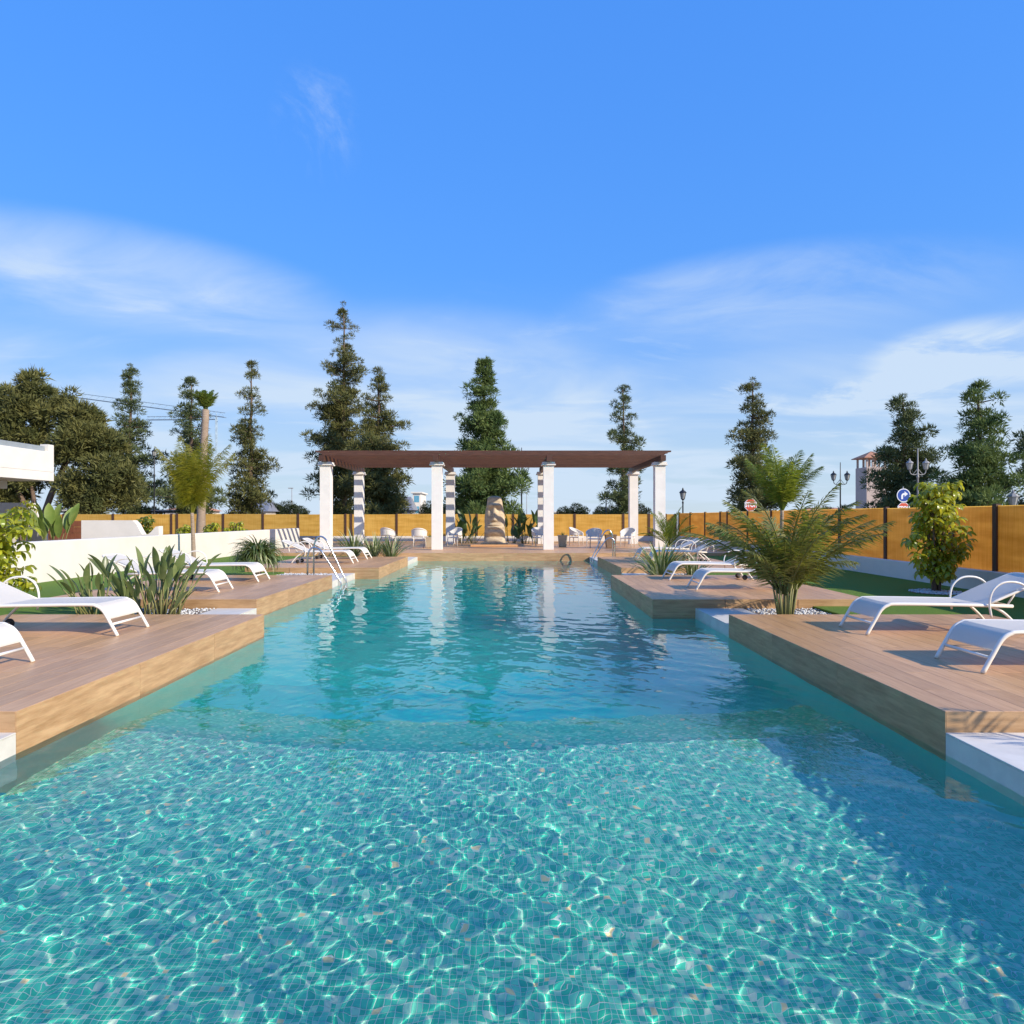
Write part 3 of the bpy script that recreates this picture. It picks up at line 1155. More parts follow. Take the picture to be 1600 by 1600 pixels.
# ------------------------------------------------------------------ pool ladders
def ladder(label, xe, yc, sgn, hs_):
    root = thing('pool_ladder', label, 'ladder', (xe, yc, LZ), 0, 'pool ladders')
    for s_, h_ in ((-1, hs_[0]), (1, hs_[1])):
        k = MB()
        y_ = s_ * .25
        zt = h_ - LZ
        p = arc([(sgn * .72, y_, 0), (sgn * .72, y_, zt * .45), (sgn * .71, y_, zt * .80), (sgn * .60, y_, zt * .985), (sgn * .44, y_, zt * .93),
                 (sgn * .30, y_, zt * .68), (sgn * .06, y_, zt * .16), (-sgn * .06, y_, -.12), (-sgn * .075, y_, -.5), (-sgn * .075, y_, -1.25)], 6)
        k.tube(p, .0215, 10)
        k.build('handrail', M['steel'], root, True)
        k = MB()
        k.lathe([(.05, 0), (.05, .012), (.03, .02)], 14, (sgn * .72, y_, 0))
        k.build('flange', M['steel'], root, True)
    for z in (-.45, -.72, -.99):
        k = MB()
        k.box((-sgn * .075 - .04, -.25, z - .012), (-sgn * .075 + .04, .25, z + .012), .005)
        k.build('tread', M['steel'], root)


ladder('stainless pool ladder with one high and one low handrail by the left decks', LX2, 16.25, -1, (.60, .85))
ladder('stainless pool ladder in the far right corner of the pool', RX3, 23.8, 1, (.60, .86))


# ------------------------------------------------------------------ resin armchairs and planters
def make_chair():
    root = link('garden_armchair', None)
    k = MB()
    k.box((-.25, -.26, .36), (.25, .24, .41), .015)
    k.build('seat', M['resin'], root)
    NT, NH = 34, 6
    vs_ = []
    for lay, rr in ((0, .30), (1, .325)):
        for i in range(NT + 1):
            a = R(-128) + R(256) * i / NT
            u = math.cos(a / 2) if abs(a) < PI else 0
            back = max(0, math.cos(a * .72))
            top = .60 + .22 * back ** 1.4
            bot = .47 - .09 * (1 - back) * 0
            for j in range(NH + 1):
                z = bot + (top - bot) * j / NH
                fl = 1 + .06 * (z - .4)
                vs_.append((math.sin(a) * rr * fl * 1.02, math.cos(a) * rr * fl * .95 - .01, z))
    fs_ = []
    st = (NT + 1) * (NH + 1)
    for lay in (0, 1):
        for i in range(NT):
            for j in range(NH):
                q = (lay * st + i * (NH + 1) + j, lay * st + (i + 1) * (NH + 1) + j, lay * st + (i + 1) * (NH + 1) + j + 1, lay * st + i * (NH + 1) + j + 1)
                fs_.append(q)
    for i in range(NT):
        for j in (0, NH):
            a, b2 = i * (NH + 1) + j, (i + 1) * (NH + 1) + j
            fs_.append((a, b2, st + b2, st + a))
    k = MB()
    k.add(vs_, fs_)
    k.build('back_and_arms', M['resin'], root, True)
    k = MB()
    k.tube([(math.sin(R(a)) * .325, math.cos(R(a)) * .31 - .01, .605 + .22 * max(0, math.cos(R(a) * .72)) ** 1.4) for a in range(-128, 129, 8)], .026, 8)
    k.build('rim', M['resin'], root, True)
    for x, y in ((-.24, -.24), (.24, -.24), (-.21, .22), (.21, .22)):
        k = MB()
        k.tube([(x * 1.05, y * 1.05, 0), (x, y, .38), (x, y, .60 if y < 0 else .52)], [.020, .026, .022], 8)
        k.build('leg', M['resin'], root, True)
    return root


cp0 = make_chair()
chairs = [(655, 29.6, 180, 'white resin armchair seen from behind, right of the variegated clumps'),
          (711, 31.2, -25, 'white resin armchair just right of the second front column'),
          (842, 31.0, 20, 'white resin armchair half hidden by the third front column'),
          (900, 31.6, 60, 'white resin armchair between the beige planter and its twin'),
          (928, 29.0, -20, 'white resin armchair nearest the pool, left of the wicker planter'),
          (981, 30.0, -30, 'white resin armchair at the foot of the rear right column'),
          (606, 30.6, 160, 'white resin armchair behind the variegated clumps left of the pool')]
for i, (px, y, rz, lab) in enumerate(chairs):
    o = cp0 if i == 0 else copy_tree(cp0)
    o.location = (atd(px, y), y, -.001)
    o.rotation_euler = (0, 0, R(rz))
    tag(o, lab, 'armchair', 'white armchairs under the pergola')


def planter(px, y, w, h, m, label, plant=True, seed=1):
    root = thing('planter', label, 'planter', (atd(px, y), y, 0))
    k = MB()
    prof = [(w * .36, 0), (w * .40, .02), (w * .5, h - .04), (w * .53, h - .035), (w * .53, h), (w * .46, h), (w * .45, h - .05)]
    v = []
    for r_, z in prof:
        for sx, sy in ((-1, -1), (1, -1), (1, 1), (-1, 1)):
            v.append((sx * r_, sy * r_, z))
    f = [(3, 2, 1, 0)]
    for i in range(len(prof) - 1):
        for j in range(4):
            f.append((i * 4 + j, i * 4 + (j + 1) % 4, i * 4 + 4 + (j + 1) % 4, i * 4 + 4 + j))
    n_ = len(prof) - 1
    f.append(tuple(n_ * 4 + j for j in range(4)))
    k.add(v, f)
    k.build('pot', m, root)
    r_ = np.random.RandomState(seed)
    b_ = MB()
    strap_leaves(b_, r_, 26, .22, .016, 50, 88, .04, .4)
    b_.build('foliage', M['strap'], root, True, (0, 0, h - .05))


# ------------------------------------------------------------------ plants
def strap_leaves(b_, r_, n_, L, w, e0, e1, base, bend, segs=5, fold=.25):
    """arching strap leaves from one base"""
    for _ in range(n_):
        a = r_.uniform(0, 2 * PI)
        e = R(r_.uniform(e0, e1))
        l_ = L * r_.uniform(.65, 1.1)
        bd = bend * r_.uniform(.5, 1.5)
        ww = w * r_.uniform(.75, 1.2)
        p = np.array([math.cos(a), math.sin(a), 0]) * base * math.sqrt(r_.rand())
        p = np.array([p[0], p[1], 0.0])
        hd = a + r_.uniform(-.5, .5)
        sd = np.array([-math.sin(hd), math.cos(hd), 0])
        vs_ = []
        for i in range(segs + 1):
            s_ = i / segs
            wd = ww * (math.sin(PI * min(1, .12 + s_ * .88)) ** .6) * (1 - s_ ** 4) + .001
            up = np.array([0, 0, 1.0])
            vs_ += [p - sd * wd / 2 + up * wd * fold, p.copy(), p + sd * wd / 2 + up * wd * fold]
            d = np.array([math.cos(hd) * math.cos(e), math.sin(hd) * math.cos(e), math.sin(e)])
            p = p + d * l_ / segs
            e -= bd * (0.5 + s_) / segs * 1.4
        fs_ = []
        for i in range(segs):
            o_ = i * 3
            fs_ += [(o_, o_ + 1, o_ + 4, o_ + 3), (o_ + 1, o_ + 2, o_ + 5, o_ + 4)]
        b_.add(vs_, fs_)


def clump(name, label, loc, n_, L, w, e0, e1, base, bend, seed, pale=.5, cat='plant', group=None):
    root = thing(name, label, cat, loc, 0, group)
    r_ = np.random.RandomState(seed)
    b_ = MB()
    strap_leaves(b_, r_, int(n_ * (1 - pale)), L, w, e0, e1, base, bend)
    b_.build('foliage', M['strap'], root, True)
    if pale > 0:
        b_ = MB()
        strap_leaves(b_, r_, int(n_ * pale), L * 1.03, w * .9, e0, e1, base, bend)
        b_.build('pale_foliage', M['strappale'], root, True)
    return root


def paddle_leaf(L, W, m, name, curl=.35, fold=.35):
    """paddle-shaped blade on a stalk, growing along +Z then leaning to +X"""
    b_ = MB()
    segs = 8
    vs_ = []
    p = np.array([0., 0., 0.])
    e = 0.0
    for i in range(segs + 1):
        s_ = i / segs
        wd = W * (math.sin(PI * min(1, s_ * .93 + .06)) ** .75) * .5
        nrm = np.array([-math.cos(e), 0, math.sin(e)])
        up = -nrm * wd * fold
        vs_ += [p + np.array([0, -wd, 0]) - up, p.copy(), p + np.array([0, wd, 0]) - up]
        p = p + np.array([math.sin(e), 0, math.cos(e)]) * L / segs
        e += curl / segs * (.4 + 1.2 * s_)
    fs_ = []
    for i in range(segs):
        o_ = i * 3
        fs_ += [(o_, o_ + 1, o_ + 4, o_ + 3), (o_ + 1, o_ + 2, o_ + 5, o_ + 4)]
    b_.add(vs_, fs_)
    return b_.mesh(name, m, True)


LEAF = {}


def strelitzia(name, label, loc, n_, h, m, seed, spread=.35, lw=.13, ll=.5, lean=(4, 30), group=None, dead=0):
    root = thing(name, label, 'plant', loc, 0, group)
    key = (m, lw, ll)
    if key not in LEAF:
        LEAF[key] = [paddle_leaf(ll * f1, lw * f2, M[m], 'leaf', c_, fo) for f1, f2, c_, fo in ((1, 1, .3, .35), (1.1, .85, .55, .5), (.85, 1.05, .15, .25))]
    r_ = random.Random(seed)
    st = MB()
    for i in range(n_):
        a = r_.uniform(0, 2 * PI)
        rr = spread * math.sqrt(r_.random())
        bx, by = rr * math.cos(a), rr * math.sin(a)
        ln = R(r_.uniform(*lean))
        az = a + r_.uniform(-.8, .8)
        hh = h * r_.uniform(.22, 1.0)
        d = Vector((math.sin(ln) * math.cos(az), math.sin(ln) * math.sin(az), math.cos(ln)))
        top = Vector((bx, by, 0)) + d * hh
        st.tube([(bx, by, -.02), Vector((bx, by, 0)) + d * hh * .5 + Vector((0, 0, .02)), top], [.013, .011, .008], 5)
        lf = link('leaf', r_.choice(LEAF[key]), root, top)
        ax = Matrix.Rotation(az, 4, 'Z') @ Matrix.Rotation(ln, 4, 'Y') @ Matrix.Rotation(r_.uniform(-1.2, 1.2), 4, 'Z')
        lf.rotation_euler = ax.to_euler()
        s_ = r_.uniform(.75, 1.15)
        lf.scale = (s_, s_, s_)
    st.build('stems', M['stem'], root, True)
    return root


def frond_mesh(b_, r_, base, az, e0, L, bend, nl, ll, lw, vee=.6, twist=0.0, droop=.25, side_spread=60):
    """a feather frond: rachis and two rows of leaflets"""
    segs = 10
    p = Vector(base)
    e = e0
    pts, dirs = [], []
    for i in range(segs + 1):
        d = Vector((math.cos(az) * math.cos(e), math.sin(az) * math.cos(e), math.sin(e)))
        pts.append(p.copy())
        dirs.append(d)
        p = p + d * L / segs
        e -= bend / segs * (.4 + 1.2 * i / segs)
    b_.tube(pts, [.016 * (1 - .85 * i / segs) * (L / 1.4) ** .5 + .002 for i in range(segs + 1)], 4, False)
    quads = []
    for i in range(nl):
        s_ = .14 + .86 * (i + .5) / nl
        t_ = s_ * segs
        i0 = min(int(t_), segs - 1)
        fr_ = t_ - i0
        pt = pts[i0].lerp(pts[i0 + 1], fr_)
        d = dirs[i0].lerp(dirs[i0 + 1], fr_).normalized()
        side = d.cross(Vector((0, 0, 1)))
        if side.length < .05:
            side = Vector((-math.sin(az), math.cos(az), 0))
        side.normalize()
        up = side.cross(d).normalized()
        lf = ll * (math.sin(PI * (.18 + .80 * s_)) ** .7) * r_.uniform(.85, 1.12)
        fw = R(r_.uniform(38, 58)) * (1 - .35 * s_)
        for sg in (-1, 1):
            dd = (d * math.cos(fw) + (side * sg * math.cos(vee) + up * math.sin(vee)) * math.sin(fw)).normalized()
            dd = (dd + Vector((0, 0, -droop * r_.uniform(.4, 1.4)))).normalized()
            wv = d.cross(dd).cross(dd).normalized() * lw * .5
            if wv.length < 1e-5:
                wv = up * lw * .5
            mid = pt + dd * lf * .45
            tip = pt + dd * lf + Vector((0, 0, -droop * lf * .35))
            quads.append([pt - wv * .4, mid - wv, tip, mid + wv])
    b_.bulk(np.array([[tuple(v) for v in q] for q in quads]), 4)


def palm(name, label, loc, trunk_h, trunk_r, n_, L, elev, bend, nl, ll, lw, m, seed, vee=.6, droop=.25, bm='palmbark', stems=0, spread=.1, lean=(0, 0), cat='palm'):
    root = thing(name, label, cat, loc)
    r_ = random.Random(seed)
    top = Vector((lean[0], lean[1], trunk_h))
    if trunk_h > .05:
        k = MB()
        n2 = 14
        pts = [Vector((lean[0], lean[1], 0)) * (i / n2) ** 1.5 + Vector((0, 0, -.05 + (trunk_h + .05) * i / n2)) for i in range(n2 + 1)]
        k.tube(pts, [trunk_r * (1.18 - .32 * (i / n2)) * (1 + .05 * (i % 2)) for i in range(n2 + 1)], 10)
        k.build('trunk', M[bm], root, True)
    if stems:
        k = MB()
        for i in range(stems):
            a = r_.uniform(0, 2 * PI)
            k.tube([(spread * .5 * math.cos(a), spread * .5 * math.sin(a), -.05), (spread * math.cos(a), spread * math.sin(a), .55 * r_.uniform(.7, 1.2))], [.022, .010], 6)
        k.build('stems', M['stem'], root, True)
    for i in range(n_):
        az = 2 * PI * (i * .382) + r_.uniform(-.35, .35)
        e0 = R(elev[0] + (elev[1] - elev[0]) * ((i + .5) / n_) + r_.uniform(-5, 5))
        b_ = MB()
        bs = top + Vector((math.cos(az), math.sin(az), 0)) * spread * r_.uniform(.1, .7)
        frond_mesh(b_, r_, bs, az, e0, L * r_.uniform(.75, 1.1), bend * r_.uniform(.7, 1.3), nl, ll, lw, vee, 0, droop)
        b_.build('frond', M[m], root)
    return root


def scheff_whorl(seed):
    r_ = random.Random(seed)
    b_ = MB()
    nlf = r_.choice((7, 8, 9))
    for i in range(nlf):
        a = 2 * PI * i / nlf + r_.uniform(-.15, .15)
        L = .15 * r_.uniform(.8, 1.15)
        W = .058 * r_.uniform(.85, 1.15)
        e = R(r_.uniform(-5, 18))
        p = Vector((math.cos(a), math.sin(a), 0)) * .03
        sd = Vector((-math.sin(a), math.cos(a), 0))
        vs_ = []
        segs = 5
        for k in range(segs + 1):
            s_ = k / segs
            wd = W * .5 * math.sin(PI * (.06 + .9 * s_)) ** .7
            vs_ += [p - sd * wd + Vector((0, 0, wd * .3)), p.copy(), p + sd * wd + Vector((0, 0, wd * .3))]
            p = p + Vector((math.cos(a) * math.cos(e), math.sin(a) * math.cos(e), math.sin(e))) * L / segs
            e -= R(r_.uniform(14, 30))
        fs_ = []
        for k in range(segs):
            o_ = k * 3
            fs_ += [(o_, o_ + 1, o_ + 4, o_ + 3), (o_ + 1, o_ + 2, o_ + 5, o_ + 4)]
        b_.add(vs_, fs_)
    return b_.mesh('leaf_whorl', M['scheff'], True)


WH = [scheff_whorl(i) for i in range(5)]


def umbrella_tree(label, loc, h, rad, n_, seed, low=.15, scale=1.0):
    root = thing('umbrella_tree', label, 'shrub', loc)
    r_ = random.Random(seed)
    st = MB()
    stems = []
    for i in range(5):
        a = 2 * PI * i / 5 + r_.uniform(-.4, .4)
        tp = Vector((math.cos(a) * rad * .35, math.sin(a) * rad * .35, h * r_.uniform(.72, .95)))
        pts = arc([(math.cos(a) * .05, math.sin(a) * .05, -.03), (math.cos(a) * .09, math.sin(a) * .09, h * .3), (tp.x * .7, tp.y * .7, h * .6), tp], 4)
        st.tube(pts, [.028 * (1 - .6 * j / len(pts)) for j in range(len(pts))], 7)
        stems.append(pts)
    for i in range(n_):
        pts = r_.choice(stems)
        z_ = low + (1 - low) * ((i + .5) / n_)
        j = min(len(pts) - 1, int(z_ * (len(pts) - 1)))
        p0 = pts[j]
        a = r_.uniform(0, 2 * PI)
        rr = rad * (.35 + .65 * r_.random()) * (1.0 if z_ < .75 else 1.35 - z_ * .6) * (.72 + .38 * math.sin(z_ * 11 + a * 2 + seed))
        p1 = Vector((p0.x * .6 + math.cos(a) * rr, p0.y * .6 + math.sin(a) * rr, max(.12, z_ * h + r_.uniform(-.05, .12))))
        st.tube([p0, p0.lerp(p1, .55) + Vector((0, 0, .05)), p1], .0045, 4, False)
        o_ = link('leaf_whorl', r_.choice(WH), root, p1)
        o_.rotation_euler = (r_.uniform(-.5, .5), r_.uniform(-.5, .5), r_.uniform(0, 6.28))
        s_ = scale * r_.uniform(.8, 1.2)
        o_.scale = (s_, s_, s_)
    st.build('stems', M['bark'], root, True)
    return root


planter(879, 30.2, .40, .52, M['beige'], 'small beige square planter left of the paired armchairs', seed=3)
planter(954, 29.4, .46, .56, M['wicker'], 'brown wicker planter between the armchairs near the right ladder', seed=4)
planter(672, 29.2, .34, .46, M['beige'], 'small beige planter left of the second front column', seed=5)

# bird-of-paradise clumps, left bed
strelitzia('strelitzia', 'large strelitzia clump with upright grey green leaves behind the nearest left lounger', (-5.25, 10.05, LZ), 58, .72, 'strel', 4, .40, .12, .38, (2, 42))
strelitzia('strelitzia', 'smaller strelitzia clump left of the tall one, behind the nearest left lounger', (-6.0, 9.85, LZ), 28, .58, 'strel', 9, .28, .12, .36, (4, 48))
# fountain plant
fp = clump('fountain_plant', 'round fountain-shaped plant with drooping strap leaves beside the middle left deck', (-6.0, 16.1, GZ + .42), 460, .82, .040, 10, 90, .06, 2.6, 12, .2)
k = MB()
k.tube([(0, 0, -.45), (.01, 0, -.2), (0, 0, .03)], [.10, .07, .05], 10)
k.build('stem', M['palmbark'], fp, True)
# variegated clumps
for i, (px, y, L, nn, pl, lab) in enumerate(((552, 23.9, 1.15, 70, .6, 'tall variegated strap-leaf clump right of the first pergola column'),
                                             (584, 23.6, 1.0, 66, .55, 'variegated strap-leaf clump in the middle of the far left bed'),
                                             (610, 23.5, 1.0, 70, .35, 'green strap-leaf clump at the pool end of the far left bed'))):
    clump('strap_leaf_clump', lab, (atd(px, y), y, LZ), nn, L, .055, 40, 88, .16, .7, 20 + i, pl, group='strap-leaf clumps')
clump('strap_leaf_clump', 'variegated strap-leaf clump beside the middle right deck', (3.58, 16.5, LZ), 120, 1.0, .062, 35, 88, .24, .7, 31, .55, group='strap-leaf clumps')
clump('strap_leaf_clump', 'smaller strap-leaf clump behind the middle right loungers', (4.45, 16.7, LZ), 40, .62, .05, 40, 88, .2, .7, 32, .3, group='strap-leaf clumps')
# feather palms
palm('feather_palm', 'bushy feather palm clump between the right decks', (3.98, 9.95, LZ), .34, .03, 36, 1.62, (89, 42), 1.05, 56, .36, .020, 'palm', 5, .35, .5, 'stem', 13, .17)
palm('feather_palm', 'small feather palm in front of the rear right pergola column', (atd(1045, 25.6), 25.6, 0), .25, .09, 15, 1.5, (85, 30), .8, 26, .34, .028, 'queen2', 8, .5, .25, 'stem', 5, .1)
palm('feather_palm', 'feather palm outside the right picture edge by the white ledge', (5.75, 2.9, LZ), .15, .10, 22, 1.5, (85, 10), 1.1, 26, .36, .026, 'palm', 15, .45, .3, 'stem', 8, .13)
palm('queen_palm', 'young palm with upright yellow green fronds beside the left garden wall', (-9.6, 20.6, GZ), 1.55, .055, 19, 2.3, (89, 70), .5, 84, .52, .018, 'queen', 21, .25, .7, 'palmbark', 0, .05, (-.05, 0))
palm('queen_palm', 'young palm with upright green fronds behind the middle right deck', (7.05, 17.9, GZ), 1.6, .05, 17, 1.85, (89, 55), .6, 76, .48, .018, 'queen2', 23, .25, .5, 'palmbark', 0, .05, (.03, 0))
palm('tall_palm', 'tall bare palm trunk with a tuft of short fronds behind the left wall', (atd(313, 31), 31.0, -.4), zat(640, 31) + .4, .17, 34, .85, (89, 58), .5, 26, .34, .035, 'queen2', 27, .3, .3, 'palmbark', 0, .12, (.25, 0))
# umbrella trees
umbrella_tree('leafy umbrella tree with glossy yellow green leaves on the right lawn', (8.08, 13.0, GZ), 2.02, .56, 170, 41, .14, 1.15)
rb = MB()
rb.lathe([(.45, 0), (.45, .006)], 24, (0, 0, 0))
pr_ = struct(rb.build('gravel_ring', M['soil'], None, False, (8.0, 12.85, GZ + .002)))
pebbles(pr_, 0, 0, 0, 0, .006, 420, 3, (0, 0, .46), (.014, .03))
umbrella_tree('leafy umbrella tree with glossy leaves at the left picture edge', (-9.0, 11.6, GZ), 1.55, .85, 170, 43, .12, 1.35)
umbrella_tree('small yellow green shrub on top of the left garden wall by the scooped wall', (atd(228, 23.2), 23.2, .2), 1.1, .33, 34, 44, .2, 1.2)
umbrella_tree('sparse shrub with bare stems against the white stair wall', (atd(35, 22.5), 22.5, .2), 1.55, .62, 26, 46, .55, 1.2)
for px, y, h, lab in ((290, 24.5, .75, 'low shrub behind the left wall beside the tall palm trunk'), (330, 26, .8, 'low shrub behind the left wall right of the tall palm trunk'),
                      (370, 27.5, .85, 'round low shrub behind the left wall near the fence')):
    umbrella_tree(lab, (atd(px, y), y, .2), h, .36, 30, int(px), .3, 1.3)
strelitzia('giant_strelitzia', 'giant strelitzia with broad pale green leaves behind the left wall', (atd(85, 23.5), 23.5, .2), 15, 1.0, 'nicolai', 51, .30, .30, .85, (2, 26))
for i, (px, y, n_, lab) in enumerate(((738, 34.1, 14, 'dark banana plant left of the stone head'), (722, 34.3, 10, 'dark banana plant beside the second rear column'),
                                      (800, 34.2, 10, 'dark banana plant right of the stone head'), (820, 34.0, 15, 'dark banana plant in front of the fence lamp'),
                                      (838, 34.3, 10, 'dark banana plant beside the third rear column'))):
    strelitzia('banana_plant', lab, (atd(px, y), y, 0), n_, 1.05, 'banana', 60 + i, .22, .26, .7, (3, 42), 'banana plants behind the stone head')

# ------------------------------------------------------------------ trees beyond the fence
def puffs(centers, radii, per, length, width, r_, up=.45):
    """needle tufts: short blades standing on rounded clumps"""
    c = np.repeat(centers, per, 0)
    rad = np.repeat(radii, per)
    n_ = len(c)
    d = r_.normal(size=(n_, 3))
    d[:, 2] += up
    d /= np.linalg.norm(d, axis=1, keepdims=True) + 1e-9
    sq = np.array([1.0, 1.0, .78])
    p = c + d * sq * (rad * r_.uniform(.30, .80, n_))[:, None]
    d2 = d + r_.normal(scale=.40, size=(n_, 3))
    d2[:, 2] += .30
    d2 /= np.linalg.norm(d2, axis=1, keepdims=True) + 1e-9
    sd = np.cross(d2, r_.normal(size=(n_, 3)))
    sd /= np.linalg.norm(sd, axis=1, keepdims=True) + 1e-9
    ln = (rad * length * r_.uniform(.6, 1.3, n_))[:, None]
    w_ = (rad * width * r_.uniform(.7, 1.3, n_))[:, None]
    return np.stack([p - sd * w_, p + sd * w_, p + d2 * ln], 1)


def conifer(label, px, top, Y, hw, m, seed, bare=.06, dense=1.0, gaps=.25, skew=0.0, prof='cone', trunk_r=.28, puff=1.18):
    H = zat(top, Y) + .5
    Rm = hw * 1.12 * Y / F
    root = thing('conifer_tree', label, 'tree', (atd(px, Y), Y, -.5), 0, 'conifers beyond the fence')
    r_ = np.random.RandomState(seed)
    tk = MB()
    wob = [(r_.normal() * .04, r_.normal() * .04) for _ in range(12)]
    pts = [Vector((wob[i][0], wob[i][1], H * .97 * i / 11)) for i in range(12)]
    tk.tube(pts, [trunk_r * (1 - .93 * i / 11) + .02 for i in range(12)], 8)
    cs, rs = [], []
    z = H * bare
    lump = [(r_.uniform(0, 2 * PI), r_.uniform(0, 1), r_.uniform(.15, .4)) for _ in range(7)]
    while z < H * .985:
        s_ = (z / H - bare) / (1 - bare)
        if prof == 'cone':
            env = (1 - s_) ** .70 * min(1, .60 + s_ * 2.2)
        elif prof == 'narrow':
            env = (1 - s_) ** .50 * min(1, .7 + s_ * 1.6)
        else:
            env = (1 - s_) ** .66 * min(1, .78 + s_ * 2)
        whorl = .82 + .28 * math.sin(s_ * 34 + seed)
        Rz = max(.10, Rm * env * whorl)
        k = int(max(4, (4.6 + 2.3 * Rz) * dense))
        if s_ > .82:
            k = max(2, int(k * (1.0 if r_.rand() < .75 else .3)))
        for _ in range(k):
            if r_.rand() < gaps * (.5 + .4 * s_):
                continue
            a = r_.uniform(0, 2 * PI)
            mod = 1.0
            for la, ls, lw in lump:
                mod += .35 * math.exp(-((s_ - ls) / .10) ** 2) * math.cos(a - la) * lw * 2
            L = Rz * r_.uniform(.45, 1.12) * mod * (1 + skew * math.cos(a))
            rise = r_.uniform(-.05, .30) * L
            tip = Vector((math.cos(a) * L, math.sin(a) * L, z + rise))
            if L > .5:
                tk.tube([(0, 0, z - .05), tip * .55 + Vector((0, 0, (z - .1) * .45)), tip], [.045, .03, .012], 4, False)
            npf = 1 + int(L / .95)
            for q in range(npf):
                t_ = 1 - q * .95 / max(L, .95) * r_.uniform(.8, 1.1)
                if t_ < .12:
                    continue
                pr = puff * (.50 + .26 * r_.rand()) * (.66 + .44 * (1 - s_))
                cs.append((math.cos(a) * L * t_ + r_.normal() * .1, math.sin(a) * L * t_ + r_.normal() * .1, z + rise * t_ + r_.normal() * .08))
                rs.append(pr)
        z += (.50 + .28 * r_.rand()) * (1.0 if s_ < .7 else 1.2)
    cs.append((0, 0, H * .985)); rs.append(.34)
    tk.build('trunk', M['bark'], root, True)
    b_ = MB()
    b_.bulk(puffs(np.array(cs), np.array(rs), 130, .42, .055, r_), 3)
    b_.build('crown', M[m], root)
    return root


conifer('slender conifer with a sparse top beside the big round pine', 203, 568, 58, 44, 'pine2', 101, .05, .95, .22)
conifer('broad conifer behind the young yellow palm on the left', 299, 588, 56, 50, 'pine2', 102, .05, 1.0, .22)
conifer('open layered conifer standing alone left of the pergola', 392, 563, 60, 40, 'pine', 103, .09, .8, .30)
conifer('tallest conifer with a thin tufted tip behind the pergola', 537, 469, 60, 60, 'pine', 104, .09, .95, .26, -.1)
conifer('conifer leaning against the tallest one behind the pergola', 592, 577, 55, 56, 'pine', 105, .08, 1.15, .14, .1, 'cone', .28, 1.25)
conifer('dense dark cone-shaped conifer behind the stone head', 757, 562, 48, 58, 'pine3', 106, .05, 1.9, .03, 0, 'full', .25, 1.15)
conifer('small slim conifer behind the right end of the pergola', 974, 601, 55, 33, 'pine2', 107, .06, 1.0, .15, 0, 'narrow', .22, 1.05)
conifer('broad conifer behind the young right palm', 1176, 590, 52, 52, 'pine', 108, .06, 1.05, .16)
conifer('dark conifer behind the blue road sign', 1411, 616, 46, 62, 'pine2', 109, .05, 1.2, .12, 0, 'cone', .25, 1.25)
conifer('bushy green conifer behind the umbrella tree on the right', 1530, 597, 42, 70, 'pine3', 110, .05, 1.2, .12, 0, 'cone', .25, 1.3)
conifer('conifer cut off by the right picture edge', 1648, 556, 44, 72, 'pine2', 111, .05, 1.1, .16)


def round_tree(name, label, px, Y, lobes, m, seed, per=60, pr=.6, trunk=True, group=None, dens=1.0, length=.5, width=.075):
    """lobes: (px, py, radius px) in the photograph's scale at distance Y"""
    X0 = atd(px, Y)
    root = thing(name, label, 'tree', (X0, Y, -.5), 0, group)
    r_ = np.random.RandomState(seed)
    cs, rs = [], []
    tk = MB()
    zc = [zat(l[1], Y) + .5 for l in lobes]
    for ti, ((lx, ly, lr), z) in enumerate(zip(lobes, zc)):
        rad = lr * Y / F
        c = np.array([atd(lx, Y) - X0, r_.normal() * rad * .4, z])
        n_ = int(dens * 9 * (rad / pr) ** 2) + 4
        d = r_.normal(size=(n_, 3))
        d /= np.linalg.norm(d, axis=1, keepdims=True)
        rr = rad * r_.uniform(.55, 1.0, n_) ** .6
        p = c + d * rr[:, None] * np.array([1, .9, .85])
        cs.append(p)
        rs.append(np.full(n_, pr) * r_.uniform(.7, 1.25, n_))
        if trunk and ti < 5:
            tk.tube(arc([(0, 0, 0), (c[0] * .25, c[1] * .25, z * .4), tuple(c)], 4), [.30, .26, .22, .18, .15, .12, .09, .06, .04][:9], 7)
    if trunk:
        tk.build('trunk', M['bark'], root, True)
    b_ = MB()
    b_.bulk(puffs(np.concatenate(cs), np.concatenate(rs), per, length, width, r_), 3)
    b_.build('crown', M[m], root)


rl = random.Random(77)
pine_lobes = []
while len(pine_lobes) < 34:
    lx, ly = rl.uniform(-95, 185), rl.uniform(600, 785)
    top_ = 606 + .0042 * (lx - 35) ** 2
    if ly > top_ + 12 and (ly < 770 or lx < 170):
        pine_lobes.append((lx, ly, rl.uniform(18, 34)))
pine_lobes += [(20, 620, 24), (55, 610, 24), (90, 625, 22), (-20, 640, 30), (130, 655, 22), (165, 690, 20)]
round_tree('round_pine_tree', 'big round-headed pine tree behind the white balcony', 60, 44,
           pine_lobes,
           'pine', 201, 130, .72, True, None, .85, .45, .06)
fars = [(430, 90, 9), (448, 90, 11), (470, 95, 7), (670, 85, 10), (690, 85, 8), (716, 85, 14), (728, 80, 16), (880, 100, 6), (903, 95, 9), (938, 95, 6), (955, 95, 7), (1000, 90, 8), (1290, 100, 6), (1320, 100, 7)]
where = ['left of the first column', 'farther right, left of the first column', 'just left of the first column', 'left of the second column', 'touching the second column', 'right of the second column',
         'left of the stone head', 'in the third bay, a low one', 'in the third bay, the tallest', 'left of the thin dark post', 'right of the thin dark post', 'left of the last column', 'left of the tower', 'beside the tower']
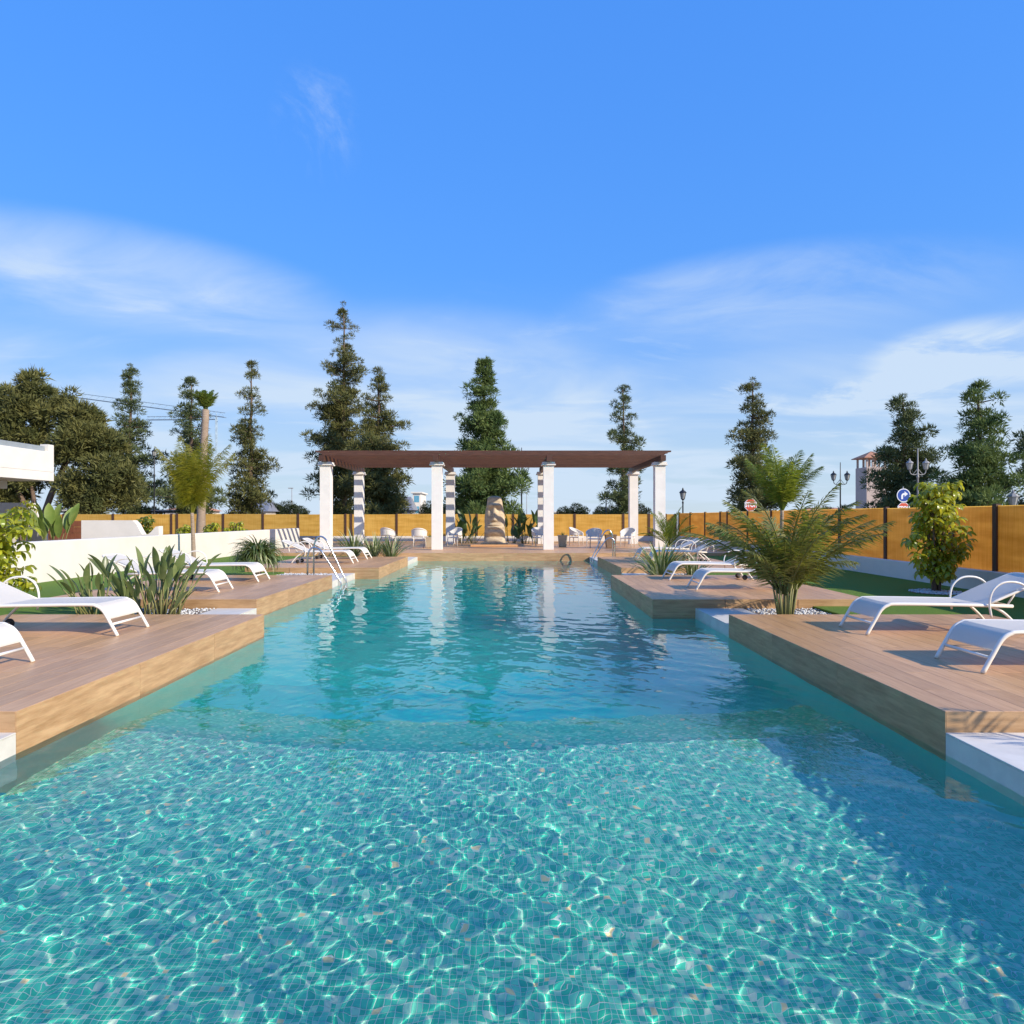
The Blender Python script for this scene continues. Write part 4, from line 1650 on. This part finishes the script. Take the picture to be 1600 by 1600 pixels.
for i, (px, Y, h) in enumerate(fars):
    round_tree('distant_tree', 'small distant tree just above the fence, ' + where[i], px, Y, [(px, 806 - h, h * 1.0 + 2), (px + h * .9, 807 - h * .7, h * .9), (px - h * .8, 807 - h * .6, h * .8)], 'far', 300 + i, 34, .5, True, 'distant trees above the fence')


# ------------------------------------------------------------------ lamps, signs, buildings beyond the fence
def lantern(root, x, z, s=1.0, m='iron'):
    k = MB()
    k.lathe([(.02 * s, 0), (.05 * s, .02 * s), (.09 * s, .06 * s), (.10 * s, .07 * s)], 8, (x, 0, z))
    k.lathe([(.17 * s, .36 * s), (.19 * s, .375 * s), (.13 * s, .45 * s), (.05 * s, .50 * s), (.045 * s, .55 * s), (.015 * s, .62 * s)], 8, (x, 0, z))
    for a in range(4):
        c_, d_ = math.cos(a * PI / 2 + PI / 4), math.sin(a * PI / 2 + PI / 4)
        k.tube([(x + c_ * .095 * s, d_ * .095 * s, z + .06 * s), (x + c_ * .165 * s, d_ * .165 * s, z + .37 * s)], .012 * s, 4)
    f = k.build('lantern_frame', M[m], root)
    k = MB()
    k.lathe([(.085 * s, .071 * s), (.155 * s, .359 * s)], 8, (x, 0, z))
    k.build('lantern_glass', M['lampglass'], f)


def street_lamp(label, px, Y, top, arms, s=1.0, m='iron', group='ornate street lamps'):
    zt = zat(top, Y) + .5
    root = thing('street_lamp', label, 'street lamp', (atd(px, Y), Y, -.5), 0, group)
    k = MB()
    k.lathe([(.20, 0), (.20, .12), (.14, .18), (.12, .7), (.075, .85), (.06, 1.0), (.05, zt * .7), (.075, zt * .7 + .03), (.075, zt * .7 + .12), (.04, zt * .7 + .16), (.03, zt - .08), (.012, zt)], 10)
    k.build('pole', M[m], root, True)
    if arms:
        za = zt - 1.75 * s
        for sg in (-1, 1):
            k = MB()
            k.tube(arc([(0, 0, za), (sg * .22 * s, 0, za - .10 * s), (sg * .48 * s, 0, za - .02 * s), (sg * .56 * s, 0, za + .20 * s)], 5), .03 * s, 6)
            k.tube(arc([(0, 0, za + .35 * s), (sg * .18 * s, 0, za + .12 * s), (sg * .34 * s, 0, za - .07 * s)], 4), .02 * s, 5)
            k.build('arm', M[m], root, True)
            lantern(root, sg * .56 * s, za + .20 * s, s * 1.35, m)
    else:
        lantern(root, 0, zt - .62 * s * 1.3, s * 1.3, m)


street_lamp('black twin-lantern street lamp behind the right fence', 1313, 56, 722, True, 1.0)
street_lamp('black twin-lantern street lamp seen through the pergola', 815, 52, 699, True, 1.0)
street_lamp('pale grey twin-lantern street lamp in front of the dark conifer', 1434, 40, 700, True, .85, 'galv')
street_lamp('dark slim lamp post left of the young yellow palm', 241, 50, 700, False, .8)
street_lamp('single-lantern street lamp right of the pergola', 1067, 52, 762, False, 1.2)
street_lamp('low street lamp with a pale lantern at the right picture edge', 1583, 40, 765, False, 1.3, 'galv')


def plain_pole(label, px, Y, top, m, arm=True):
    root = thing('floodlight_pole', label, 'light pole', (atd(px, Y), Y, -.5), 0, 'thin distant poles')
    h = zat(top, Y) + .5
    k = MB()
    k.tube([(0, 0, 0), (0, 0, h)], [.10, .05], 6)
    k.build('pole', M[m], root, True)
    if arm:
        k = MB()
        k.box((-.55, -.15, h - .05), (.2, .15, h + .10), .02)
        k.build('lamp_head', M[m], root)


plain_pole('thin distant light pole left of the first pergola column', 456, 110, 763, 'galv')
plain_pole('white distant pole seen left of the second front column', 598, 90, 783, 'signwhite', False)
plain_pole('thin dark post right of the third pergola bay', 947, 60, 780, 'iron', False)
plain_pole('thin distant light pole beside the twin lamp in the pergola', 823, 110, 770, 'galv')

EYEV = 0


def text_mesh(body, size, m):
    cu = bpy.data.curves.new('lettering', 'FONT')
    cu.body = body
    cu.size = size
    cu.align_x = 'CENTER'
    cu.align_y = 'CENTER'
    cu.extrude = .003
    cu.offset = .012
    ob = bpy.data.objects.new('lettering', cu)
    C.objects.link(ob)
    bpy.context.view_layer.update()
    me = bpy.data.meshes.new_from_object(ob.evaluated_get(bpy.context.evaluated_depsgraph_get()))
    bpy.data.objects.remove(ob)
    me.materials.clear()
    me.materials.append(m)
    return me


def octagon(r, y, n=8, ph=PI / 8):
    return [(r * math.cos(2 * PI * k / n + ph), y, r * math.sin(2 * PI * k / n + ph)) for k in range(n)]


def stop_sign(label, px, py, Y, r, blue=None):
    zc = zat(py, Y) + .5
    root = thing('road_sign', label, 'road sign', (atd(px, Y), Y, -.5))
    k = MB()
    k.tube([(0, .06, 0), (0, .06, zc + (1.3 if blue else .3))], .035, 8)
    k.build('pole', M['galv'], root, True)
    k = MB()
    k.prism(octagon(r, 0), (0, .02, 0))
    pl = k.build('stop_plate', M['signwhite'], root, False, (0, 0, zc))
    k = MB()
    k.prism(octagon(r * .92, -.004), (0, .003, 0))
    k.build('red_face', M['signred'], pl)
    o_ = link('lettering', text_mesh('STOP', r * .78, M['signwhite']), pl, (0, -.009, 0), (PI / 2, 0, 0))
    o_.scale = (.92, 1.25, 1)
    if blue:
        zb_ = zat(blue[1], Y) + .5
        rb_ = blue[2]
        k = MB()
        k.prism(octagon(rb_, 0, 28, 0), (0, .02, 0))
        pl = k.build('blue_plate', M['signwhite'], root, False, (0, 0, zb_))
        k = MB()
        k.prism(octagon(rb_ * .88, -.004, 28, 0), (0, .003, 0))
        k.build('blue_face', M['signblue'], pl)
        # white arrow turning right
        q = rb_
        outer = [(-.36, -.55), (-.36, -.1)] + [(-.36 + .42 * (1 - math.cos(t)), -.1 + .44 * math.sin(t)) for t in np.linspace(.25, PI / 2, 6)] + \
                [(.12, .34), (.12, .60), (.60, .20), (.12, -.20), (.12, .06)] + [(-.10 + .16 * (1 - math.cos(t)), -.1 + .17 * math.sin(t)) for t in np.linspace(PI / 2, .25, 5)] + [(-.10, -.55)]
        k = MB()
        k.prism([(x * q, -.008, z * q) for x, z in outer], (0, .003, 0))
        k.build('arrow', M['signwhite'], pl)


stop_sign('red octagonal stop sign above the right fence left of the young palm', 1173, 789, 40, .385)
stop_sign('blue turn-right sign over a red stop sign above the right fence', 1412, 795, 40, .39, (1412, 774, .40))

# little bell tower
Y = 112
tw = thing('bell_tower', 'pinkish square tower with an open top and terracotta hip roof', 'tower', (atd(1361, Y), Y, -.5))
w2 = 17 * Y / F
zw, ze, zr = zat(731, Y) + .5, zat(717, Y) + .5, zat(707, Y) + .5
k = MB()
k.box((-w2 * .92, -w2, 0), (w2 * .92, w2, zw), .02)
k.build('shaft', M['tower'], tw)
for sx in (-1, -.33, .33, 1):
    for sy in (-1, 1):
        k = MB()
        k.box((sx * w2 * .82 - .13, sy * w2 * .82 - .13, zw + .002), (sx * w2 * .82 + .13, sy * w2 * .82 + .13, ze), .01)
        k.build('pillar', M['tower'], tw)
k = MB()
e_ = w2 * 1.22
k.add([(-e_, -e_, ze), (e_, -e_, ze), (e_, e_, ze), (-e_, e_, ze), (-e_, -e_, ze + .12), (e_, -e_, ze + .12), (e_, e_, ze + .12), (-e_, e_, ze + .12), (0, 0, zr + .2)],
      [(3, 2, 1, 0), (0, 1, 5, 4), (1, 2, 6, 5), (2, 3, 7, 6), (3, 0, 4, 7), (4, 5, 8), (5, 6, 8), (6, 7, 8), (7, 4, 8)])
k.build('roof', M['terracotta'], tw)
for z_ in np.linspace(2.2, zw - 1.2, 4):
    k = MB()
    k.box((w2 * .45, -w2 - .03, z_), (w2 * .72, -w2 + .05, z_ + .9), .01)
    k.build('window', M['glass'], tw)


def building(name, label, px0, px1, Y, top, m, roof=None, floors=0, cols=0, depth=8, win='glass', roofm='terracotta', rh=1.2):
    x0, x1 = atd(px0, Y), atd(px1, Y)
    h = zat(top, Y) + .5
    root = thing(name, label, 'building', ((x0 + x1) / 2, Y, -.5))
    hw_ = (x1 - x0) / 2
    k = MB()
    k.box((-hw_, 0, 0), (hw_, depth, h), .02)
    k.build('wall', M[m], root)
    if roof == 'hip':
        e_ = .4
        k = MB()
        k.add([(-hw_ - e_, -e_, h + .002), (hw_ + e_, -e_, h + .002), (hw_ + e_, depth + e_, h + .002), (-hw_ - e_, depth + e_, h + .002), (-hw_ * .55, depth / 2, h + rh), (hw_ * .55, depth / 2, h + rh)],
              [(3, 2, 1, 0), (0, 1, 5, 4), (1, 2, 5), (2, 3, 4, 5), (3, 0, 4)])
        k.build('roof', M[roofm], root)
    elif roof == 'flat':
        k = MB()
        k.box((-hw_ - .25, -.25, h + .002), (hw_ + .25, depth + .25, h + .22), .02)
        k.build('roof', M['render'], root)
    fl = (h - .6) / max(1, floors)
    for f_ in range(floors):
        for c_ in range(cols):
            cw = 2 * hw_ / cols
            k = MB()
            za = .6 + f_ * fl + fl * .18
            xa = -hw_ + c_ * cw + cw * .18
            k.box((xa, -.03, za), (xa + cw * .64, .06, za + fl * .62), .01)
            k.build('window', M[win], root)
    return root


building('apartment_building', 'white modern block with blue glass just left of the second front column', 645, 657, 95, 771, 'render', 'flat', 3, 1, 6, 'aqua')
building('warehouse', 'low grey roofed shed behind the far fence left of the second column', 610, 641, 90, 797, 'greyroof', 'hip', 0, 0, 9, 'glass', 'greyroof', 1.9)
building('house', 'low house with a grey roof behind the lone conifer', 362, 415, 85, 799, 'cream', 'hip', 0, 0, 9, 'glass', 'greyroof', 1.4)
building('house', 'low house with a terracotta roof left of the yellow palm', 258, 300, 95, 798, 'cream', 'hip', 0, 0, 9, 'glass', 'terracotta', .9)
building('house', 'small cream house behind the far fence in the third bay', 868, 900, 120, 801, 'cream', 'flat', 0, 0, 7)
building('house', 'long low cream house behind the right fence near the tower', 1262, 1340, 120, 798, 'cream', 'hip', 0, 0, 8, 'glass', 'terracotta', .6)
for px0, px1, Yc, lab in ((100, 178, 60, 'flat white canopy roof under the big round pine'), (236, 302, 60, 'flat white canopy roof left of the yellow palm')):
    rt_ = thing('canopy_shelter', lab, 'shelter', (atd((px0 + px1) / 2, Yc), Yc, -.5))
    hw_ = (px1 - px0) / 2 * Yc / F
    zc = zat(799, Yc) + .5
    k = MB()
    k.box((-hw_, -2, zc), (hw_, 2, zc + .12), .01)
    k.build('roof', M['render'], rt_)
    k = MB()
    k.box((-hw_, -2.05, zc - .14), (hw_, -2.0, zc - .002), .005)
    k.build('fascia', M['iron'], rt_)
    for sx in (-1, 1):
        for sy in (-1.9, 1.9):
            k = MB()
            k.tube([(sx * (hw_ - .2), sy, 0), (sx * (hw_ - .2), sy, zc)], .06, 6)
            k.build('leg', M['iron'], rt_)

# distant tower crane over the left trees
Yc = 170
cr_ = thing('tower_crane', 'distant pale blue tower crane jib above the left trees', 'crane', (atd(338, Yc), Yc, -.5))


def lattice(p0, p1, n_, w):
    p0, p1 = Vector(p0), Vector(p1)
    k = MB()
    up = Vector((0, 0, w))
    sd = Vector((0, w * .6, 0))
    k.tube([p0 + up, p1 + up], .10, 4)
    k.tube([p0 - sd, p1 - sd], .10, 4)
    k.tube([p0 + sd, p1 + sd], .10, 4)
    z_ = []
    for i in range(n_ + 1):
        c_ = p0.lerp(p1, i / n_)
        z_.append(c_ + up if i % 2 else c_ - sd)
    k.tube(z_, .06, 4)
    return k


xo = atd(338, Yc)
lattice((atd(120, Yc) - xo, 0, zat(621, Yc) + .5), (atd(352, Yc) - xo, 0, zat(652, Yc) + .5), 44, 1.1).build('jib', M['crane'], cr_)
lattice((atd(230, Yc) - xo, 0, zat(656, Yc) + .5), (atd(336, Yc) - xo, 0, zat(655, Yc) + .5), 24, .8).build('counter_jib', M['crane'], cr_)
lattice((0, 0, 0), (0.01, 0, zat(650, Yc) + .5), 30, .8).build('mast', M['crane'], cr_)
